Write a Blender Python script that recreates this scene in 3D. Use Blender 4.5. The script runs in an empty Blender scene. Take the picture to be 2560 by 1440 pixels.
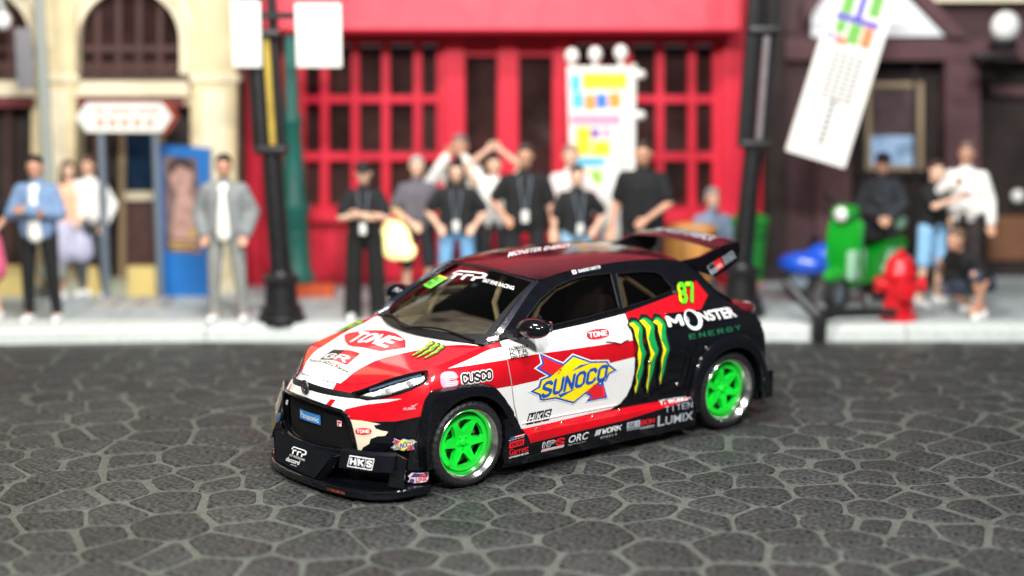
import bpy, bmesh, math, random
import numpy as np
from mathutils import Vector, Matrix, Euler
from mathutils.geometry import delaunay_2d_cdt
random.seed(7); RNG = np.random.default_rng(7)
R = math.radians
SC = bpy.context.scene
COL = SC.collection

# ---------------------------------------------------------------- camera
cam_d = bpy.data.cameras.new('camera'); cam = bpy.data.objects.new('camera', cam_d); COL.objects.link(cam)
cam.location = (-.1698, -12.5184, 3.5); cam.rotation_euler = (R(90 - 10.574), 0, 0)
cam_d.sensor_width = 36; cam_d.lens = 56.85; cam_d.clip_start = .1; cam_d.clip_end = 500
cam_d.dof.use_dof = True; cam_d.dof.focus_distance = 11.6; cam_d.dof.aperture_fstop = .265
SC.camera = cam
# ---------------------------------------------------------------- room light (an indoor table-top display)
wd = bpy.data.worlds.new('World'); SC.world = wd; wd.use_nodes = True
bg = wd.node_tree.nodes['Background']; bg.inputs[0].default_value = (.92, .95, 1, 1); bg.inputs[1].default_value = .08
def area(name, loc, target, sx, sy, power, col):
    d = bpy.data.lights.new(name, 'AREA'); d.shape = 'RECTANGLE'; d.size = sx; d.size_y = sy; d.energy = power; d.color = col
    o = bpy.data.objects.new(name, d); COL.objects.link(o); o.location = loc
    o.rotation_euler = (Vector(target) - Vector(loc)).to_track_quat('-Z', 'Y').to_euler()
area('ceiling_lamp', (-1.5, -2.5, 10.5), (-.5, 1.5, 0), 2.6, .7, 1050, (1, .985, .96))
area('ceiling_lamp', (4.5, -5.0, 9.0), (0, 1, .5), .4, 1.4, 560, (.93, .97, 1))
area('ceiling_lamp', (-6.5, -6.5, 8.0), (-.5, 1, .5), 1.0, .4, 620, (1, .95, .86))
area('ceiling_lamp', (0, -12, 9.5), (0, 3, 1), 4.2, .5, 2300, (1, .98, .95))
SC.view_settings.view_transform = 'Standard'; SC.view_settings.look = 'None'
SC.view_settings.exposure = .12; SC.view_settings.gamma = 1
SC.render.engine = 'CYCLES'; SC.cycles.use_denoising = True
SC.cycles.max_bounces = 8; SC.cycles.transparent_max_bounces = 12
SC.cycles.sample_clamp_indirect = 6
# ---------------------------------------------------------------- car body surfaces (car space: x forward, y left, z up, metres)
def pchip_slopes(x, Y):
    h = np.diff(x, axis=-1); d = np.diff(Y, axis=-1) / h
    m = np.zeros_like(Y)
    h0, h1, d0, d1 = h[..., :-1], h[..., 1:], d[..., :-1], d[..., 1:]
    w1 = 2 * h1 + h0; w2 = h1 + 2 * h0
    ok = d0 * d1 > 0
    den = np.where(ok, w1 / np.where(ok, d0, 1) + w2 / np.where(ok, d1, 1), 1)
    m[..., 1:-1] = np.where(ok, (w1 + w2) / den, 0)
    m[..., 0] = d[..., 0]; m[..., -1] = d[..., -1]
    return m
def hermite(x0, x1, y0, y1, m0, m1, x):
    h = x1 - x0; t = (x - x0) / h
    tc = np.clip(t, 0, 1)
    a = (2*tc**3 - 3*tc**2 + 1)*y0 + (tc**3 - 2*tc**2 + tc)*h*m0 + (-2*tc**3 + 3*tc**2)*y1 + (tc**3 - tc**2)*h*m1
    return a + np.where(t < 0, t*h*m0, 0) + np.where(t > 1, (t - 1)*h*m1, 0)
def curve1(xs, ys, x):
    xs = np.asarray(xs, float); ys = np.asarray(ys, float); x = np.asarray(x, float)
    m = pchip_slopes(xs, ys)
    i = np.clip(np.searchsorted(xs, x) - 1, 0, len(xs) - 2)
    return hermite(xs[i], xs[i+1], ys[i], ys[i+1], m[i], m[i+1], x)
class Net:
    """value(a, b): at station a a list of (b, value) knots, smooth both ways"""
    def __init__(self, rows):
        rows = sorted(rows, key=lambda r: r[0])
        self.a = np.array([r[0] for r in rows], float)
        self.B = np.array([[k[0] for k in r[1]] for r in rows], float)
        self.V = np.array([[k[1] for k in r[1]] for r in rows], float)
        self.mB = pchip_slopes(self.a[None, :], self.B.T).T
        self.mV = pchip_slopes(self.a[None, :], self.V.T).T
    def __call__(self, a, b):
        a = np.atleast_1d(np.asarray(a, float)); b = np.atleast_1d(np.asarray(b, float))
        i = np.clip(np.searchsorted(self.a, a) - 1, 0, len(self.a) - 2)
        x0 = self.a[i][:, None]; x1 = self.a[i+1][:, None]; ax = a[:, None]
        Bk = hermite(x0, x1, self.B[i], self.B[i+1], self.mB[i], self.mB[i+1], ax)
        Vk = hermite(x0, x1, self.V[i], self.V[i+1], self.mV[i], self.mV[i+1], ax)
        m = pchip_slopes(Bk, Vk)
        j = np.clip((Bk < b[:, None]).sum(1) - 1, 0, Bk.shape[1] - 2)
        r = np.arange(len(a))
        return hermite(Bk[r, j], Bk[r, j+1], Vk[r, j], Vk[r, j+1], m[r, j], m[r, j+1], b)

SIDE = Net([
 (1.75, [(.10,.84),(.30,.85),(.50,.85),(.66,.845),(.74,.82),(.79,.73),(1.20,.60),(1.42,.50)]),
 (1.50, [(.10,.86),(.30,.87),(.50,.875),(.70,.875),(.80,.845),(.882,.778),(1.20,.60),(1.42,.50)]),
 (1.28, [(.10,.86),(.30,.87),(.50,.875),(.72,.885),(.84,.852),(.915,.75),(1.20,.60),(1.42,.50)]),
 (1.00, [(.10,.85),(.30,.86),(.50,.865),(.72,.875),(.88,.835),(.96,.715),(1.20,.625),(1.42,.50)]),
 (0.86, [(.10,.845),(.30,.858),(.50,.862),(.72,.868),(.89,.838),(1.0,.775),(1.20,.65),(1.42,.51)]),
 (0.70, [(.10,.84),(.30,.855),(.50,.86),(.72,.865),(.88,.84),(1.0,.78),(1.20,.665),(1.42,.52)]),
 (0.30, [(.10,.835),(.30,.85),(.50,.855),(.72,.865),(.88,.845),(1.01,.78),(1.20,.675),(1.42,.53)]),
 (-.20, [(.10,.835),(.30,.85),(.50,.86),(.72,.87),(.89,.845),(1.03,.775),(1.20,.67),(1.42,.53)]),
 (-.60, [(.10,.84),(.30,.86),(.50,.875),(.72,.885),(.90,.85),(1.06,.755),(1.20,.66),(1.42,.525)]),
 (-.95, [(.10,.87),(.30,.89),(.50,.905),(.74,.915),(.90,.865),(1.05,.745),(1.20,.64),(1.40,.52)]),
 (-1.28,[(.10,.88),(.30,.90),(.50,.91),(.76,.915),(.90,.86),(1.02,.73),(1.20,.60),(1.38,.49)]),
 (-1.60,[(.10,.86),(.30,.88),(.50,.885),(.74,.88),(.87,.82),(.97,.70),(1.15,.58),(1.36,.45)]),
 (-1.85,[(.10,.80),(.30,.82),(.50,.83),(.72,.82),(.84,.77),(.93,.65),(1.10,.55),(1.34,.42)])])
def sm(t): t = np.clip(t, 0, 1); return t*t*(3 - 2*t)
def settle_far(X):                                  # the casting is a little lower and narrower at its far front corner
    w = sm((X[..., 0] - .95)/.65)*sm(-X[..., 1]/.55)*sm((X[..., 2] - .50)/.24)
    return X + np.stack([0*w, .085*w, -.052*w], -1)
def S_side(a, b):                                   # a = forward, b = height
    return np.stack([a, SIDE(a, b), b], -1)
PHI = .9
FRONT = Net([(np.radians(d)*PHI, k) for d, k in (
 (-8, [(.03,.865),(.20,.885),(.35,.895),(.50,.895),(.62,.875),(.69,.855),(.735,.80)]),
 (0,  [(.03,.865),(.20,.885),(.35,.895),(.50,.895),(.62,.875),(.69,.855),(.735,.80)]),
 (15, [(.03,.875),(.20,.895),(.35,.905),(.50,.905),(.62,.885),(.69,.86),(.737,.81)]),
 (30, [(.03,.885),(.20,.905),(.35,.915),(.50,.915),(.62,.895),(.69,.868),(.752,.815)]),
 (45, [(.03,.895),(.20,.915),(.35,.925),(.50,.92),(.62,.905),(.71,.885),(.80,.835)]),
 (58, [(.03,.93),(.20,.945),(.35,.955),(.50,.95),(.64,.94),(.75,.92),(.855,.865)]),
 (66, [(.03,.925),(.20,.945),(.35,.957),(.50,.957),(.66,.953),(.79,.918),(.875,.85)]),
 (75, [(.03,.89),(.20,.91),(.35,.92),(.50,.92),(.68,.92),(.80,.88),(.89,.80)]))])
def S_front(a, b):                                  # a = arc left of the nose, b = height
    a = np.atleast_1d(np.asarray(a, float)); b = np.atleast_1d(np.asarray(b, float))
    r = FRONT(np.abs(a), b); p = a / PHI
    return settle_far(np.stack([1.2 + r*np.cos(p), r*np.sin(p), b + 0*r], -1))
HX = [.60, .98, 1.28, 1.45, 1.546, 1.658, 1.79, 1.906, 1.98, 2.0]
HW = [.70, .715, .75, .778, .776, .733, .59, .41, .21, .05]
HE = [1.05, .958, .915, .89, .875, .855, .80, .752, .738, .735]
HC = [1.07, .985, .936, .902, .882, .855, .816, .776, .746, .736]
def S_hood(a, b):                                   # a = forward, b = left
    a = np.atleast_1d(np.asarray(a, float)); b = np.atleast_1d(np.asarray(b, float))
    w = curve1(HX, HW, a); e = curve1(HX, HE, a); c = curve1(HX, HC, a)
    t = np.clip(np.abs(b) / np.maximum(w, .05), 0, 1.15)
    return settle_far(np.stack([a, b + 0*a, c - (c - e) * t**2.6], -1))
RX = [-1.30, -1.17, -1.08, -.86, -.40, .04, .42, .60]
RZ = [1.20, 1.285, 1.335, 1.378, 1.402, 1.391, 1.342, 1.27]
def rail_z(a): return curve1(RX, RZ, a)
def S_roof(a, b):
    a = np.atleast_1d(np.asarray(a, float)); b = np.atleast_1d(np.asarray(b, float))
    z = rail_z(a); w = SIDE(a, z)
    t = np.abs(b) / w
    return np.stack([a, b, z + .052*(1 - np.clip(t, 0, 1.1)**2.4)], -1)
def S_wind(a, b):                                   # a = left (metres at mid glass), b = 0 cowl .. 1 header
    a = np.atleast_1d(np.asarray(a, float)); b = np.atleast_1d(np.asarray(b, float))
    s = a / .585
    v = s * (.690 + (.548 - .690)*b)
    u = (1.20 - .215*s*s)*(1 - b) + (.475 - .075*s*s)*b
    z = (.972 - .012*s*s)*(1 - b) + (1.381 - .045*s*s)*b + .03*np.sin(np.pi*np.clip(b, 0, 1))
    return np.stack([u, v, z], -1)
SKIRT = Net([(u, [(.08,.895+d),(.12,.905+d),(.24,.918+d),(.30,.91+d),(.335,.868+d),(.36,.80)]) for u, d in ((1.0,.0),(.5,-.004),(0,-.004),(-.5,.0),(-.95,.012))])
def S_skirt(a, b):
    a = np.atleast_1d(np.asarray(a, float)); b = np.atleast_1d(np.asarray(b, float))
    return np.stack([a, SKIRT(a, b), b], -1)
def normal_of(fn, a, b, e=2e-3):
    du = fn(a + e, b) - fn(a - e, b); dv = fn(a, b + e) - fn(a, b - e)
    n = np.cross(du, dv); return n / np.maximum(np.linalg.norm(n, axis=-1, keepdims=True), 1e-9)
# ---------------------------------------------------------------- materials
MATS = {}
def lin(c): return tuple((x/12.92 if x <= .04045 else ((x + .055)/1.055)**2.4) for x in c)
def mat(name, col, rough=.5, metal=0, coat=0, noise=.06, scale=30, bump=0, flake=0, spec=.5, emit=0, trans=0, alpha=1, stretch=None):
    if name in MATS: return MATS[name]
    m = bpy.data.materials.new(name); m.use_nodes = True; nt = m.node_tree; N = nt.nodes; L = nt.links
    b = N['Principled BSDF']; b.inputs['Roughness'].default_value = rough; b.inputs['Metallic'].default_value = metal
    b.inputs['Coat Weight'].default_value = coat; b.inputs['Coat Roughness'].default_value = .04
    b.inputs['Specular IOR Level'].default_value = spec
    b.inputs['Transmission Weight'].default_value = trans; b.inputs['Alpha'].default_value = alpha
    tc = N.new('ShaderNodeTexCoord'); nz = N.new('ShaderNodeTexNoise'); nz.inputs['Scale'].default_value = scale; nz.inputs['Detail'].default_value = 5
    src = tc.outputs['Object']
    if stretch:
        mp = N.new('ShaderNodeMapping'); mp.inputs['Scale'].default_value = stretch; L.new(src, mp.inputs[0]); src = mp.outputs[0]
    L.new(src, nz.inputs['Vector'])
    mx = N.new('ShaderNodeMix'); mx.data_type = 'RGBA'
    mx.inputs[6].default_value = tuple(max(0, c*(1 - noise)) for c in col) + (1,); mx.inputs[7].default_value = tuple(min(1, c*(1 + noise)) for c in col) + (1,)
    rp = N.new('ShaderNodeMapRange'); rp.inputs[1].default_value = .35; rp.inputs[2].default_value = .65
    L.new(nz.outputs[0], rp.inputs[0]); L.new(rp.outputs[0], mx.inputs[0]); L.new(mx.outputs[2], b.inputs['Base Color'])
    rr = N.new('ShaderNodeMapRange'); rr.inputs[3].default_value = max(.02, rough*.85); rr.inputs[4].default_value = min(1, rough*1.15)
    L.new(nz.outputs[0], rr.inputs[0]); L.new(rr.outputs[0], b.inputs['Roughness'])
    if bump:
        bp = N.new('ShaderNodeBump'); bp.inputs['Strength'].default_value = bump; bp.inputs['Distance'].default_value = .01
        L.new(nz.outputs[0], bp.inputs['Height']); L.new(bp.outputs[0], b.inputs['Normal'])
    if flake:                                        # metal flake in the paint: tiny facets tilt the base layer
        vo = N.new('ShaderNodeTexVoronoi'); vo.inputs['Scale'].default_value = 170
        L.new(tc.outputs['Object'], vo.inputs['Vector'])
        nm = N.new('ShaderNodeNormalMap'); nm.space = 'OBJECT'; nm.inputs['Strength'].default_value = 0
        gm = N.new('ShaderNodeVectorMath'); gm.operation = 'MULTIPLY_ADD'
        L.new(vo.outputs['Color'], gm.inputs[0]); gm.inputs[1].default_value = (flake,)*3; gm.inputs[2].default_value = (-flake/2,)*3
        ge = N.new('ShaderNodeNewGeometry'); ad = N.new('ShaderNodeVectorMath'); ad.operation = 'ADD'
        L.new(ge.outputs['Normal'], ad.inputs[0]); L.new(gm.outputs[0], ad.inputs[1])
        no = N.new('ShaderNodeVectorMath'); no.operation = 'NORMALIZE'; L.new(ad.outputs[0], no.inputs[0])
        L.new(no.outputs[0], b.inputs['Normal'])
        N.remove(nm)
    if emit: b.inputs['Emission Color'].default_value = tuple(col) + (1,); b.inputs['Emission Strength'].default_value = emit
    MATS[name] = m; return m
def srgb(r, g, b): return lin((r/255, g/255, b/255))

# ---------------------------------------------------------------- objects
def tag(o, label=None, cat=None, group=None, kind=None):
    if label: o['label'] = label
    if cat: o['category'] = cat
    if group: o['group'] = group
    if kind: o['kind'] = kind
    return o
def empty(name, loc, rz=0, label=None, cat=None, group=None):
    o = bpy.data.objects.new(name, None); COL.objects.link(o); o.location = loc; o.rotation_euler = (0, 0, rz); o.empty_display_size = .1
    return tag(o, label, cat, group)
def mk(name, verts, faces, mats, parent=None, fmat=None, smooth=True, sharp=None):
    me = bpy.data.meshes.new(name); me.from_pydata([tuple(map(float, v)) for v in verts], [], [tuple(int(i) for i in f) for f in faces])
    if not isinstance(mats, (list, tuple)): mats = [mats]
    for m in mats: me.materials.append(m)
    if fmat is not None: me.polygons.foreach_set('material_index', np.asarray(fmat, np.int32))
    if smooth: me.polygons.foreach_set('use_smooth', np.ones(len(me.polygons), bool))
    if sharp is not None: me.set_sharp_from_angle(angle=R(sharp))
    me.update()
    o = bpy.data.objects.new(name, me); COL.objects.link(o)
    if parent is not None: o.parent = parent
    return o
class MB:
    """collects shapes into one mesh"""
    def __init__(s): s.v = []; s.f = []; s.m = []
    def add(s, v, f, mi=0):
        b = len(s.v); s.v += [tuple(map(float, p)) for p in v]; s.f += [tuple(int(i) + b for i in q) for q in f]; s.m += [mi]*len(f); return s
    def box(s, x0, x1, y0, y1, z0, z1, mi=0, bev=0, M=None):
        bm = bmesh.new(); bmesh.ops.create_cube(bm, size=1)
        for v in bm.verts: v.co = Vector(((x0 + x1)/2 + v.co.x*(x1 - x0), (y0 + y1)/2 + v.co.y*(y1 - y0), (z0 + z1)/2 + v.co.z*(z1 - z0)))
        if bev: bmesh.ops.bevel(bm, geom=bm.edges[:], offset=bev, segments=2, affect='EDGES', profile=.6)
        return s.bm(bm, mi, M)
    def bm(s, bm, mi=0, M=None):
        if M is not None: bmesh.ops.transform(bm, matrix=M, verts=bm.verts[:])
        bm.verts.index_update(); s.add([v.co[:] for v in bm.verts], [[v.index for v in f.verts] for f in bm.faces], mi); bm.free(); return s
    def lathe(s, prof, n=24, axis='z', at=(0, 0, 0), mi=0, closed=False):
        V = []; F = []
        for k in range(n):
            t = 2*math.pi*k/n; c, sn = math.cos(t), math.sin(t)
            for r, h in prof:
                p = {'z': (r*c, r*sn, h), 'y': (r*c, h, r*sn), 'x': (h, r*c, r*sn)}[axis]
                V.append((p[0] + at[0], p[1] + at[1], p[2] + at[2]))
        m = len(prof)
        for k in range(n):
            for j in range(m if closed else m - 1):
                F.append((k*m + j, k*m + (j + 1) % m, ((k + 1) % n)*m + (j + 1) % m, ((k + 1) % n)*m + j))
        return s.add(V, F, mi)
    def tube(s, pts, r, n=10, mi=0, cap=True):
        P = [Vector(p) for p in pts]; rs = r if isinstance(r, (list, tuple)) else [r]*len(P); V = []; F = []; up = None
        for i, p in enumerate(P):
            d = (P[min(i + 1, len(P) - 1)] - P[max(i - 1, 0)]).normalized()
            if up is None: up = d.orthogonal().normalized()
            up = (up - d*up.dot(d)).normalized(); w = d.cross(up)
            for k in range(n):
                t = 2*math.pi*k/n; V.append(p + rs[i]*(math.cos(t)*up + math.sin(t)*w))
        for i in range(len(P) - 1):
            for k in range(n): F.append((i*n + k, i*n + (k + 1) % n, (i + 1)*n + (k + 1) % n, (i + 1)*n + k))
        if cap: F += [tuple(range(n))[::-1], tuple(range((len(P) - 1)*n, len(P)*n))]
        return s.add(V, F, mi)
    def ball(s, c, r, mi=0, seg=14, M=None):
        r = r if isinstance(r, (list, tuple)) else (r, r, r)
        bm = bmesh.new(); bmesh.ops.create_uvsphere(bm, u_segments=seg, v_segments=max(6, seg*2//3), radius=1)
        for v in bm.verts: v.co = Vector((v.co.x*r[0], v.co.y*r[1], v.co.z*r[2]))
        if M is not None: bmesh.ops.transform(bm, matrix=M, verts=bm.verts[:])
        for v in bm.verts: v.co += Vector(c)
        return s.bm(bm, mi)
    def build(s, name, mats, parent=None, smooth=True, sharp=35):
        o = mk(name, s.v, s.f, mats, parent, s.m, smooth, sharp if smooth else None)
        bm = bmesh.new(); bm.from_mesh(o.data); bmesh.ops.recalc_face_normals(bm, faces=bm.faces[:]); bm.to_mesh(o.data); bm.free()
        return o

# ---------------------------------------------------------------- flat regions: polygons with holes and crisp paint borders
def inside(poly, P):
    x, y = P[:, 0], P[:, 1]; r = np.zeros(len(P), bool); n = len(poly)
    for i in range(n):
        (x0, y0), (x1, y1) = poly[i], poly[(i + 1) % n]
        c = ((y0 > y) != (y1 > y)); 
        if y1 != y0: r ^= c & (x < (x1 - x0)*(y - y0)/(y1 - y0) + x0)
    return r
def densify(poly, h):
    out = []
    for i in range(len(poly)):
        a = np.array(poly[i], float); b = np.array(poly[(i + 1) % len(poly)], float)
        n = max(1, int(math.ceil(np.linalg.norm(b - a)/h)))
        out += [tuple(a + (b - a)*k/n) for k in range(n)]
    return out
def tri2d(outer, holes=(), paint=(), h=None):
    """-> verts (n,2), tris, paint index per tri (-1 = base)"""
    allp = list(outer) + list(holes) + [p for p, _ in paint]
    if h: allp = [densify(p, h) for p in allp]
    V = []; E = []
    for p in allp:
        b = len(V); V += [tuple(q) for q in p]; E += [(b + i, b + (i + 1) % len(p)) for i in range(len(p))]
    if h:
        B = np.array(V); lo, hi = np.array(outer[0]).min(0), np.array(outer[0]).max(0)
        for p in outer[1:]: lo = np.minimum(lo, np.array(p).min(0)); hi = np.maximum(hi, np.array(p).max(0))
        gx = np.arange(lo[0] + h/2, hi[0], h); gy = np.arange(lo[1] + h/2, hi[1], h)
        if len(gx) and len(gy):
            G = np.stack(np.meshgrid(gx, gy), -1).reshape(-1, 2)
            ins = np.zeros(len(G), bool)
            for p in outer: ins |= inside(p, G)
            G = G[ins]
            keep = np.ones(len(G), bool)
            for k in range(0, len(G), 512):
                keep[k:k+512] = (np.abs(G[k:k+512, None, :] - B[None]).max(-1).min(1) > h*.3)
            V += [tuple(g) for g in G[keep]]
    r = delaunay_2d_cdt([Vector(v) for v in V], E, [], 0, 1e-6)
    P = np.array([v[:] for v in r[0]]); T = np.array([f[:] for f in r[2]], int)
    C = P[T].mean(1); ok = np.zeros(len(T), bool)
    for p in outer: ok |= inside(p, C)
    for p in holes: ok &= ~inside(p, C)
    T = T[ok]; C = C[ok]; pi = np.full(len(T), -1)
    for k, (p, _) in enumerate(paint): pi[inside(p, C)] = k
    used = np.unique(T); mp = np.zeros(len(P), int); mp[used] = np.arange(len(used))
    return P[used], mp[T], pi
def lift(fn, P, off=0.):
    X = fn(P[:, 0], P[:, 1])
    if np.any(off):
        n = normal_of(fn, P[:, 0], P[:, 1]); c = X - np.array([.2, 0, .55])
        n = n*np.where((n*c).sum(-1, keepdims=True) < 0, -1, 1); X = X + n*off
    return X
def outward(X, T):
    n = np.cross(X[T[:, 1]] - X[T[:, 0]], X[T[:, 2]] - X[T[:, 0]]); c = X[T].mean(1) - np.array([.2, 0, .55])
    return T if (n*c).sum() > 0 else T[:, ::-1]
def region(name, fn, outer, base, holes=(), paint=(), h=.05, off=0., parent=None, thick=0., rim=None):
    if not isinstance(outer[0][0], (tuple, list, np.ndarray)): outer = [outer]
    P, T, pi = tri2d(outer, holes, paint, h)
    X = lift(fn, P, off); T = outward(X, T)
    ml = [base]; idx = {}
    for k, (_, m) in enumerate(paint):
        if m not in ml: ml.append(m)
        idx[k] = ml.index(m)
    fm = np.array([0 if k < 0 else idx[k] for k in pi])
    V = X; F = T.tolist(); fm = fm.tolist(); rmi = 0
    if rim is not None:
        if rim not in ml: ml.append(rim)
        rmi = ml.index(rim)
    if thick:                                        # turn the free edge inwards so that the sheet has a visible thickness
        cnt = {}
        for a, b, c in F:
            for e in ((a, b), (b, c), (c, a)): cnt[e] = cnt.get(e, 0) + 1
        edge = [e for e in cnt if (e[1], e[0]) not in cnt]
        vs = sorted({i for e in edge for i in e}); Y = lift(fn, P[vs], off - thick); m2 = {v: len(V) + k for k, v in enumerate(vs)}
        V = np.concatenate([V, Y]); 
        for a, b in edge: F.append((b, a, m2[a], m2[b])); fm.append(rmi)
    return mk(name, V, F, ml, parent, fm, True, 40 if thick else None)
def mirror(fn): return lambda a, b: settle_far(fn(a, b)*np.array([1., -1., 1.])) if fn in (S_side, S_front) else fn(a, b)*np.array([1., -1., 1.])

# ---------------------------------------------------------------- lettering
_TX = {}
def text2d(s, bold=0., shear=0., space=1.):
    k = (s, bold, shear, space)
    if k not in _TX:
        c = bpy.data.curves.new('t', 'FONT'); c.body = s; c.offset = bold; c.shear = shear; c.space_character = space; c.resolution_u = 3
        o = bpy.data.objects.new('t', c); me = o.to_mesh()
        v = np.array([p.co[:2] for p in me.vertices]); f = [tuple(p.vertices) for p in me.polygons]
        o.to_mesh_clear(); bpy.data.objects.remove(o); bpy.data.curves.remove(c)
        lo, hi = v.min(0), v.max(0); _TX[k] = ((v - lo)/np.maximum(hi - lo, 1e-6), f)
    return _TX[k]
# block letters: strokes on a 4 x 6 grid
BLK = {
 'T': [[(0,6),(4,6)],[(2,6),(2,0)]], 'O': [[(0,1),(0,5),(1,6),(3,6),(4,5),(4,1),(3,0),(1,0),(0,1)]], 'N': [[(0,0),(0,6)],[(0,6),(4,0)],[(4,0),(4,6)]],
 'E': [[(4,6),(0,6),(0,0),(4,0)],[(0,3),(3.4,3)]], 'S': [[(4,5),(3,6),(1,6),(0,5),(0,4),(4,2),(4,1),(3,0),(1,0),(0,1)]],
 'U': [[(0,6),(0,1),(1,0),(3,0),(4,1),(4,6)]], 'C': [[(4,4.6),(4,5),(3,6),(1,6),(0,5),(0,1),(1,0),(3,0),(4,1),(4,1.4)]],
 'H': [[(0,0),(0,6)],[(4,0),(4,6)],[(0,3),(4,3)]], 'K': [[(0,0),(0,6)],[(4,6),(0,2.6)],[(1.4,3.8),(4,0)]], 'M': [[(0,0),(0,6)],[(0,6),(2,2)],[(2,2),(4,6)],[(4,6),(4,0)]],
 'R': [[(0,0),(0,6),(3,6),(4,5),(4,4),(3,3),(0,3)],[(2,3),(4,0)]], 'G': [[(4,5),(3,6),(1,6),(0,5),(0,1),(1,0),(3,0),(4,1),(4,3),(2.2,3)]],
 'Y': [[(0,6),(2,3)],[(4,6),(2,3)],[(2,3),(2,0)]], '8': [[(1,6),(3,6),(4,5),(4,4),(3,3),(1,3),(0,4),(0,5),(1,6)],[(1,3),(0,2),(0,1),(1,0),(3,0),(4,1),(4,2),(3,3)]],
 '7': [[(0,6),(4,6),(4,5),(2,0)]], 'P': [[(0,0),(0,6),(3,6),(4,5),(4,4),(3,3),(0,3)]], 'I': [[(2,0),(2,6)]], 'A': [[(0,0),(2,6)],[(2,6),(4,0)],[(.8,2),(3.2,2)]], 'B': [[(0,0),(0,6),(3,6),(4,5),(4,4),(3,3),(0,3)],[(3,3),(4,2),(4,1),(3,0),(0,0)]],
 'D': [[(0,0),(0,6),(3,6),(4,5),(4,1),(3,0),(0,0)]], 'L': [[(0,6),(0,0),(4,0)]], 'X': [[(0,0),(4,6)],[(0,6),(4,0)]], 'W': [[(0,6),(1,0)],[(1,0),(2,4)],[(2,4),(3,0)],[(3,0),(4,6)]]}
def block2d(s, t=1.1, gap=1.6, shear=0., grow=0.):
    k = ('B', s, t, gap, shear, grow)
    if k not in _TX:
        polys = []; x = 0; r = t/2 + grow
        for ch in s:
            if ch != ' ':
                for st in BLK[ch]:
                    for (ax, ay), (bx, by) in zip(st[:-1], st[1:]):
                        d = math.hypot(bx - ax, by - ay); ux, uy = (bx - ax)/d, (by - ay)/d; e = 0; w = r
                        ax2, ay2, bx2, by2 = x + ax - ux*e, ay - uy*e, x + bx + ux*e, by + uy*e
                        polys.append([(ax2 - uy*w, ay2 + ux*w), (ax2 + uy*w, ay2 - ux*w), (bx2 + uy*w, by2 - ux*w), (bx2 - uy*w, by2 + ux*w)])
                    for (ax, ay) in st: polys.append([(x + ax + 1.06*r*math.cos(math.pi/8 + q*math.pi/4), ay + 1.06*r*math.sin(math.pi/8 + q*math.pi/4)) for q in range(8)])
            x += 4 + gap
        polys = [[(px + shear*py, py) for px, py in p] for p in polys]
        P, T, _ = tri2d(polys)
        lo = np.array([-t/2 + min(0, 0), -t/2]); hi = np.array([x - gap + t/2 + shear*6, 6 + t/2])
        _TX[k] = ((P - lo)/(hi - lo), T.tolist())
    return _TX[k]
def oval(cx, cy, rx, ry, n=28, p=2.0):
    out = []
    for k in range(n):
        t = 2*math.pi*k/n; c, s = math.cos(t), math.sin(t)
        out.append((cx + rx*math.copysign(abs(c)**(2/p), c), cy + ry*math.copysign(abs(s)**(2/p), s)))
    return out
def rect(x0, y0, x1, y1): return [(x0, y0), (x1, y0), (x1, y1), (x0, y1)]
def para(x0, y0, x1, y1, s): return [(x0, y0), (x1, y0), (x1 + s, y1), (x0 + s, y1)]
def finer(Q, T, L_=.035):
    """bisect long triangles so that flat print follows the bodywork"""
    Q = [tuple(q) for q in Q]; out = []; st = [(t[0], t[i], t[i + 1]) for t in T for i in range(1, len(t) - 1)]; mid = {}
    while st:
        t = st.pop(); e = [((Q[t[i]][0] - Q[t[i - 2]][0])**2 + (Q[t[i]][1] - Q[t[i - 2]][1])**2, i) for i in range(3)]; d, i = max(e)
        if d < L_*L_: out.append(t); continue
        a, b, c = t[i], t[i - 2], t[i - 1]; k = (min(a, b), max(a, b))
        if k not in mid: mid[k] = len(Q); Q.append(((Q[a][0] + Q[b][0])/2, (Q[a][1] + Q[b][1])/2))
        st += [(a, mid[k], c), (mid[k], b, c)]
    return np.array(Q), out
def sticker(parent, label, fn, quad, elems, off=.004, name='sticker'):
    """quad = lower left, lower right, upper left on the surface; elements in the unit square"""
    ll, lr, ul = (np.array(q, float) for q in quad); ex, ey = lr - ll, ul - ll
    V = []; F = []; fm = []; ml = []
    for el in elems:
        kind, data, box, m, layer = el[:5]; opt = el[5] if len(el) > 5 else {}
        if kind == 'P':
            polys = [data] if not isinstance(data[0][0], (tuple, list)) else data
            P, T, _ = tri2d(polys, holes=opt.get('holes', ()), h=opt.get('h', .3)); T = T.tolist()
        elif kind == 'T': P, T = text2d(data, **opt)
        else: P, T = block2d(data, **opt)
        if box is not None: P = np.array([box[0], box[1]]) + P*np.array([box[2] - box[0], box[3] - box[1]])
        Q = ll + P[:, :1]*ex + P[:, 1:]*ey
        Q, T = finer(Q, T); X = lift(fn, Q, off + layer*.0016); b = len(V)
        n = np.array([[f[0], f[1], f[2]] for f in T]); flip = not np.array_equal(outward(X, n), n)
        V += X.tolist(); F += [tuple(b + i for i in (f[::-1] if flip else f)) for f in T]
        if m not in ml: ml.append(m)
        fm += [ml.index(m)]*len(T)
    o = mk(name, V, F, ml, parent, fm, True); o['label'] = label; return o
# ---------------------------------------------------------------- layout helper: a point of the place at depth Y along the line of sight of a photo pixel
EL = R(10.574); CY, CZ, CX, FPX = -12.5184, 3.5, -.1698, 4043.
def at(px, py, Y):
    dx, k = (px - 1280)/FPX, (py - 720)/FPX
    dy = math.cos(EL) - k*math.sin(EL); dz = -math.sin(EL) - k*math.cos(EL); t = (Y - CY)/dy
    return (CX + dx*t, Y, CZ + dz*t)
def ax(px, py, Y): p = at(px, py, Y); return (p[0], p[2])
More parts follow.
